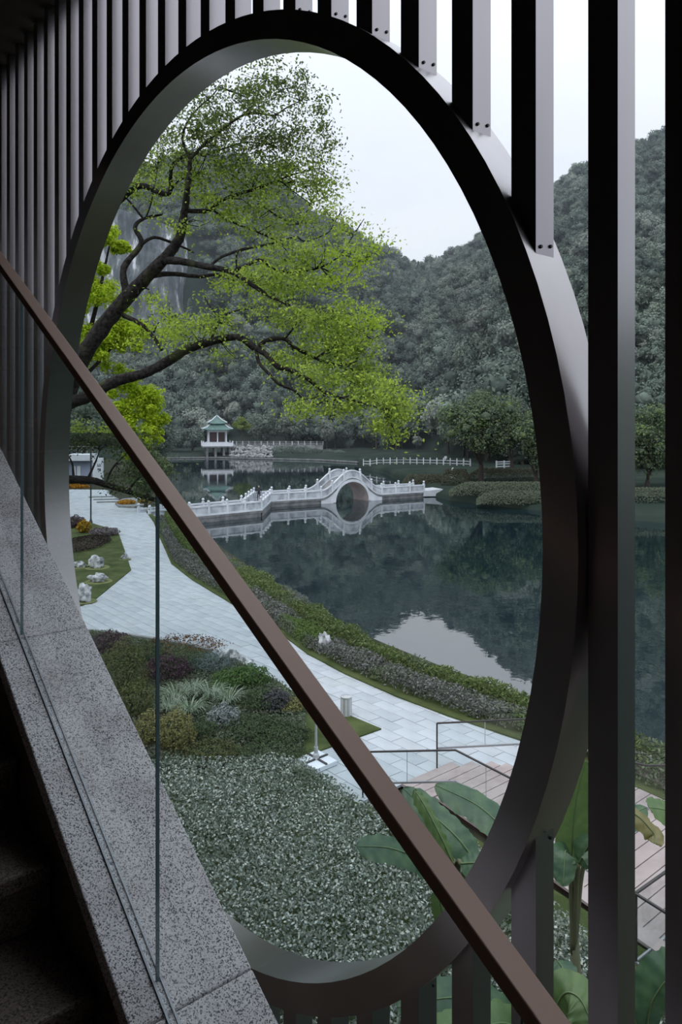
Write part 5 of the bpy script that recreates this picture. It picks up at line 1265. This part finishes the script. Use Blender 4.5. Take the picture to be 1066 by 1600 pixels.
banana('banana plant whose broad leaves spread in front of the deck', (1.62, 9.0, 1.2), P(712, 1380, 9.0),
       [([P(752, 1330, 9.1), P(740, 1290, 9.4), P(715, 1255, 9.7), P(683, 1222, 10.0)], .36, M_BANANA, .2, True) if False else
        ([P(815, 1345, 9.2), P(790, 1300, 9.5), P(745, 1258, 9.8), P(680, 1227, 10.1)], .44, M_BANANA, .22, True),
        ([P(745, 1350, 8.9), P(715, 1310, 9.0), P(672, 1270, 9.2), P(630, 1232, 9.4)], .42, M_BANANA, .25, True),
        ([P(708, 1350, 8.7), P(690, 1310, 8.7), P(664, 1260, 8.8), P(647, 1234, 8.9)], .17, M_BANANA2, .5, True),
        ([P(690, 1365, 8.8), P(650, 1340, 8.7), P(605, 1325, 8.6), P(557, 1323, 8.5)], .33, M_BANANA, .2, True),
        ([P(720, 1350, 8.6), P(750, 1350, 8.5), P(780, 1365, 8.4)], .28, M_BANANA, .2, True),
        ([P(705, 1470, 8.6), P(690, 1420, 8.6), P(684, 1390, 8.5)], .20, M_BANANA2, .5, False)])
banana('banana plant with a bare ringed stem between the right-hand slats', (2.95, 9.2, 1.2), P(897, 1452, 9.2),
       [([P(894, 1350, 9.2), P(896, 1300, 9.1), P(902, 1245, 9.0), P(915, 1190, 8.9)], .42, M_BANANA2, .2, True),
        ([P(890, 1360, 9.1), P(884, 1330, 8.9), P(880, 1385, 8.7)], .30, M_BANANA, .3, True),
        ([P(905, 1350, 9.0), P(925, 1320, 8.8), P(945, 1360, 8.6)], .36, M_BANANA, .3, True),
        ([P(905, 1350, 9.4), P(890, 1310, 9.6), P(868, 1282, 9.8)], .30, M_BANANA, .3, True),
        ([P(915, 1345, 9.4), P(955, 1290, 9.8), P(1010, 1262, 10.2)], .40, M_BANANA, .3, True),
        ([P(915, 1345, 9.2), P(975, 1270, 9.4), P(1020, 1300, 9.4), P(1022, 1318, 9.3)], .26, M_BANDRY, .3, True)])
banana('banana plant with a fresh leaf at the far right between the slats', (5.6, 11.6, 1.2), P(1090, 1330, 11.6),
       [([P(1075, 1300, 11.6), P(1050, 1270, 11.4), P(1015, 1262, 11.2)], .45, M_BANANA2, .25, True), ([P(1085, 1290, 11.6), P(1100, 1240, 11.6), P(1130, 1220, 11.6)], .45, M_BANANA, .25, True)])
banana('small banana plant at the bottom between the lower slats', (1.75, 7.2, 1.2), P(850, 1640, 7.0),
       [([P(860, 1600, 6.9), P(880, 1555, 6.8), P(905, 1560, 6.7), P(925, 1600, 6.6)], .42, M_BANANA2, .2, True), ([P(840, 1620, 7.0), P(880, 1530, 7.2), P(870, 1500, 7.4)], .30, M_BANANA, .25, True),
        ([P(820, 1620, 7.0), P(760, 1570, 6.9), P(700, 1560, 6.8), P(620, 1575, 6.7)], .40, M_BANANA, .22, True), ([P(830, 1625, 7.0), P(790, 1600, 6.8), P(740, 1610, 6.6), P(660, 1625, 6.4)], .42, M_BANANA2, .22, True)])
banana('low banana plant at the bottom right corner beside the glass railing', (3.3, 7.4, 1.2), P(1010, 1640, 7.3),
       [([P(1010, 1610, 7.2), P(1018, 1570, 7.1), P(1045, 1530, 7.0), P(1090, 1510, 6.9)], .5, M_BANANA, .25, True), ([P(1000, 1620, 7.2), P(985, 1580, 7.1), P(965, 1560, 7.0)], .4, M_BANANA, .25, True)])

# ------------------------------------------------------------------ humid air over the lake and hills
m, nt, out = mat_base('valley_haze'); vs_ = N_(nt, 'ShaderNodeVolumeScatter'); vs_.inputs['Color'].default_value = (.80, .90, 1.0, 1); vs_.inputs['Density'].default_value = .00042; vs_.inputs['Anisotropy'].default_value = .2
nt.links.new(vs_.outputs[0], out.inputs['Volume'])
mb = MB(); mb.hexa([(-330, 108, -.5), (330, 108, -.5), (420, 640, -.5), (-420, 640, -.5), (-330, 108, 330), (330, 108, 330), (420, 640, 330), (-420, 640, 330)])
tag(mb.build('valley_haze', m), 'thin blue haze over the far valley', 'haze', kind='stuff')
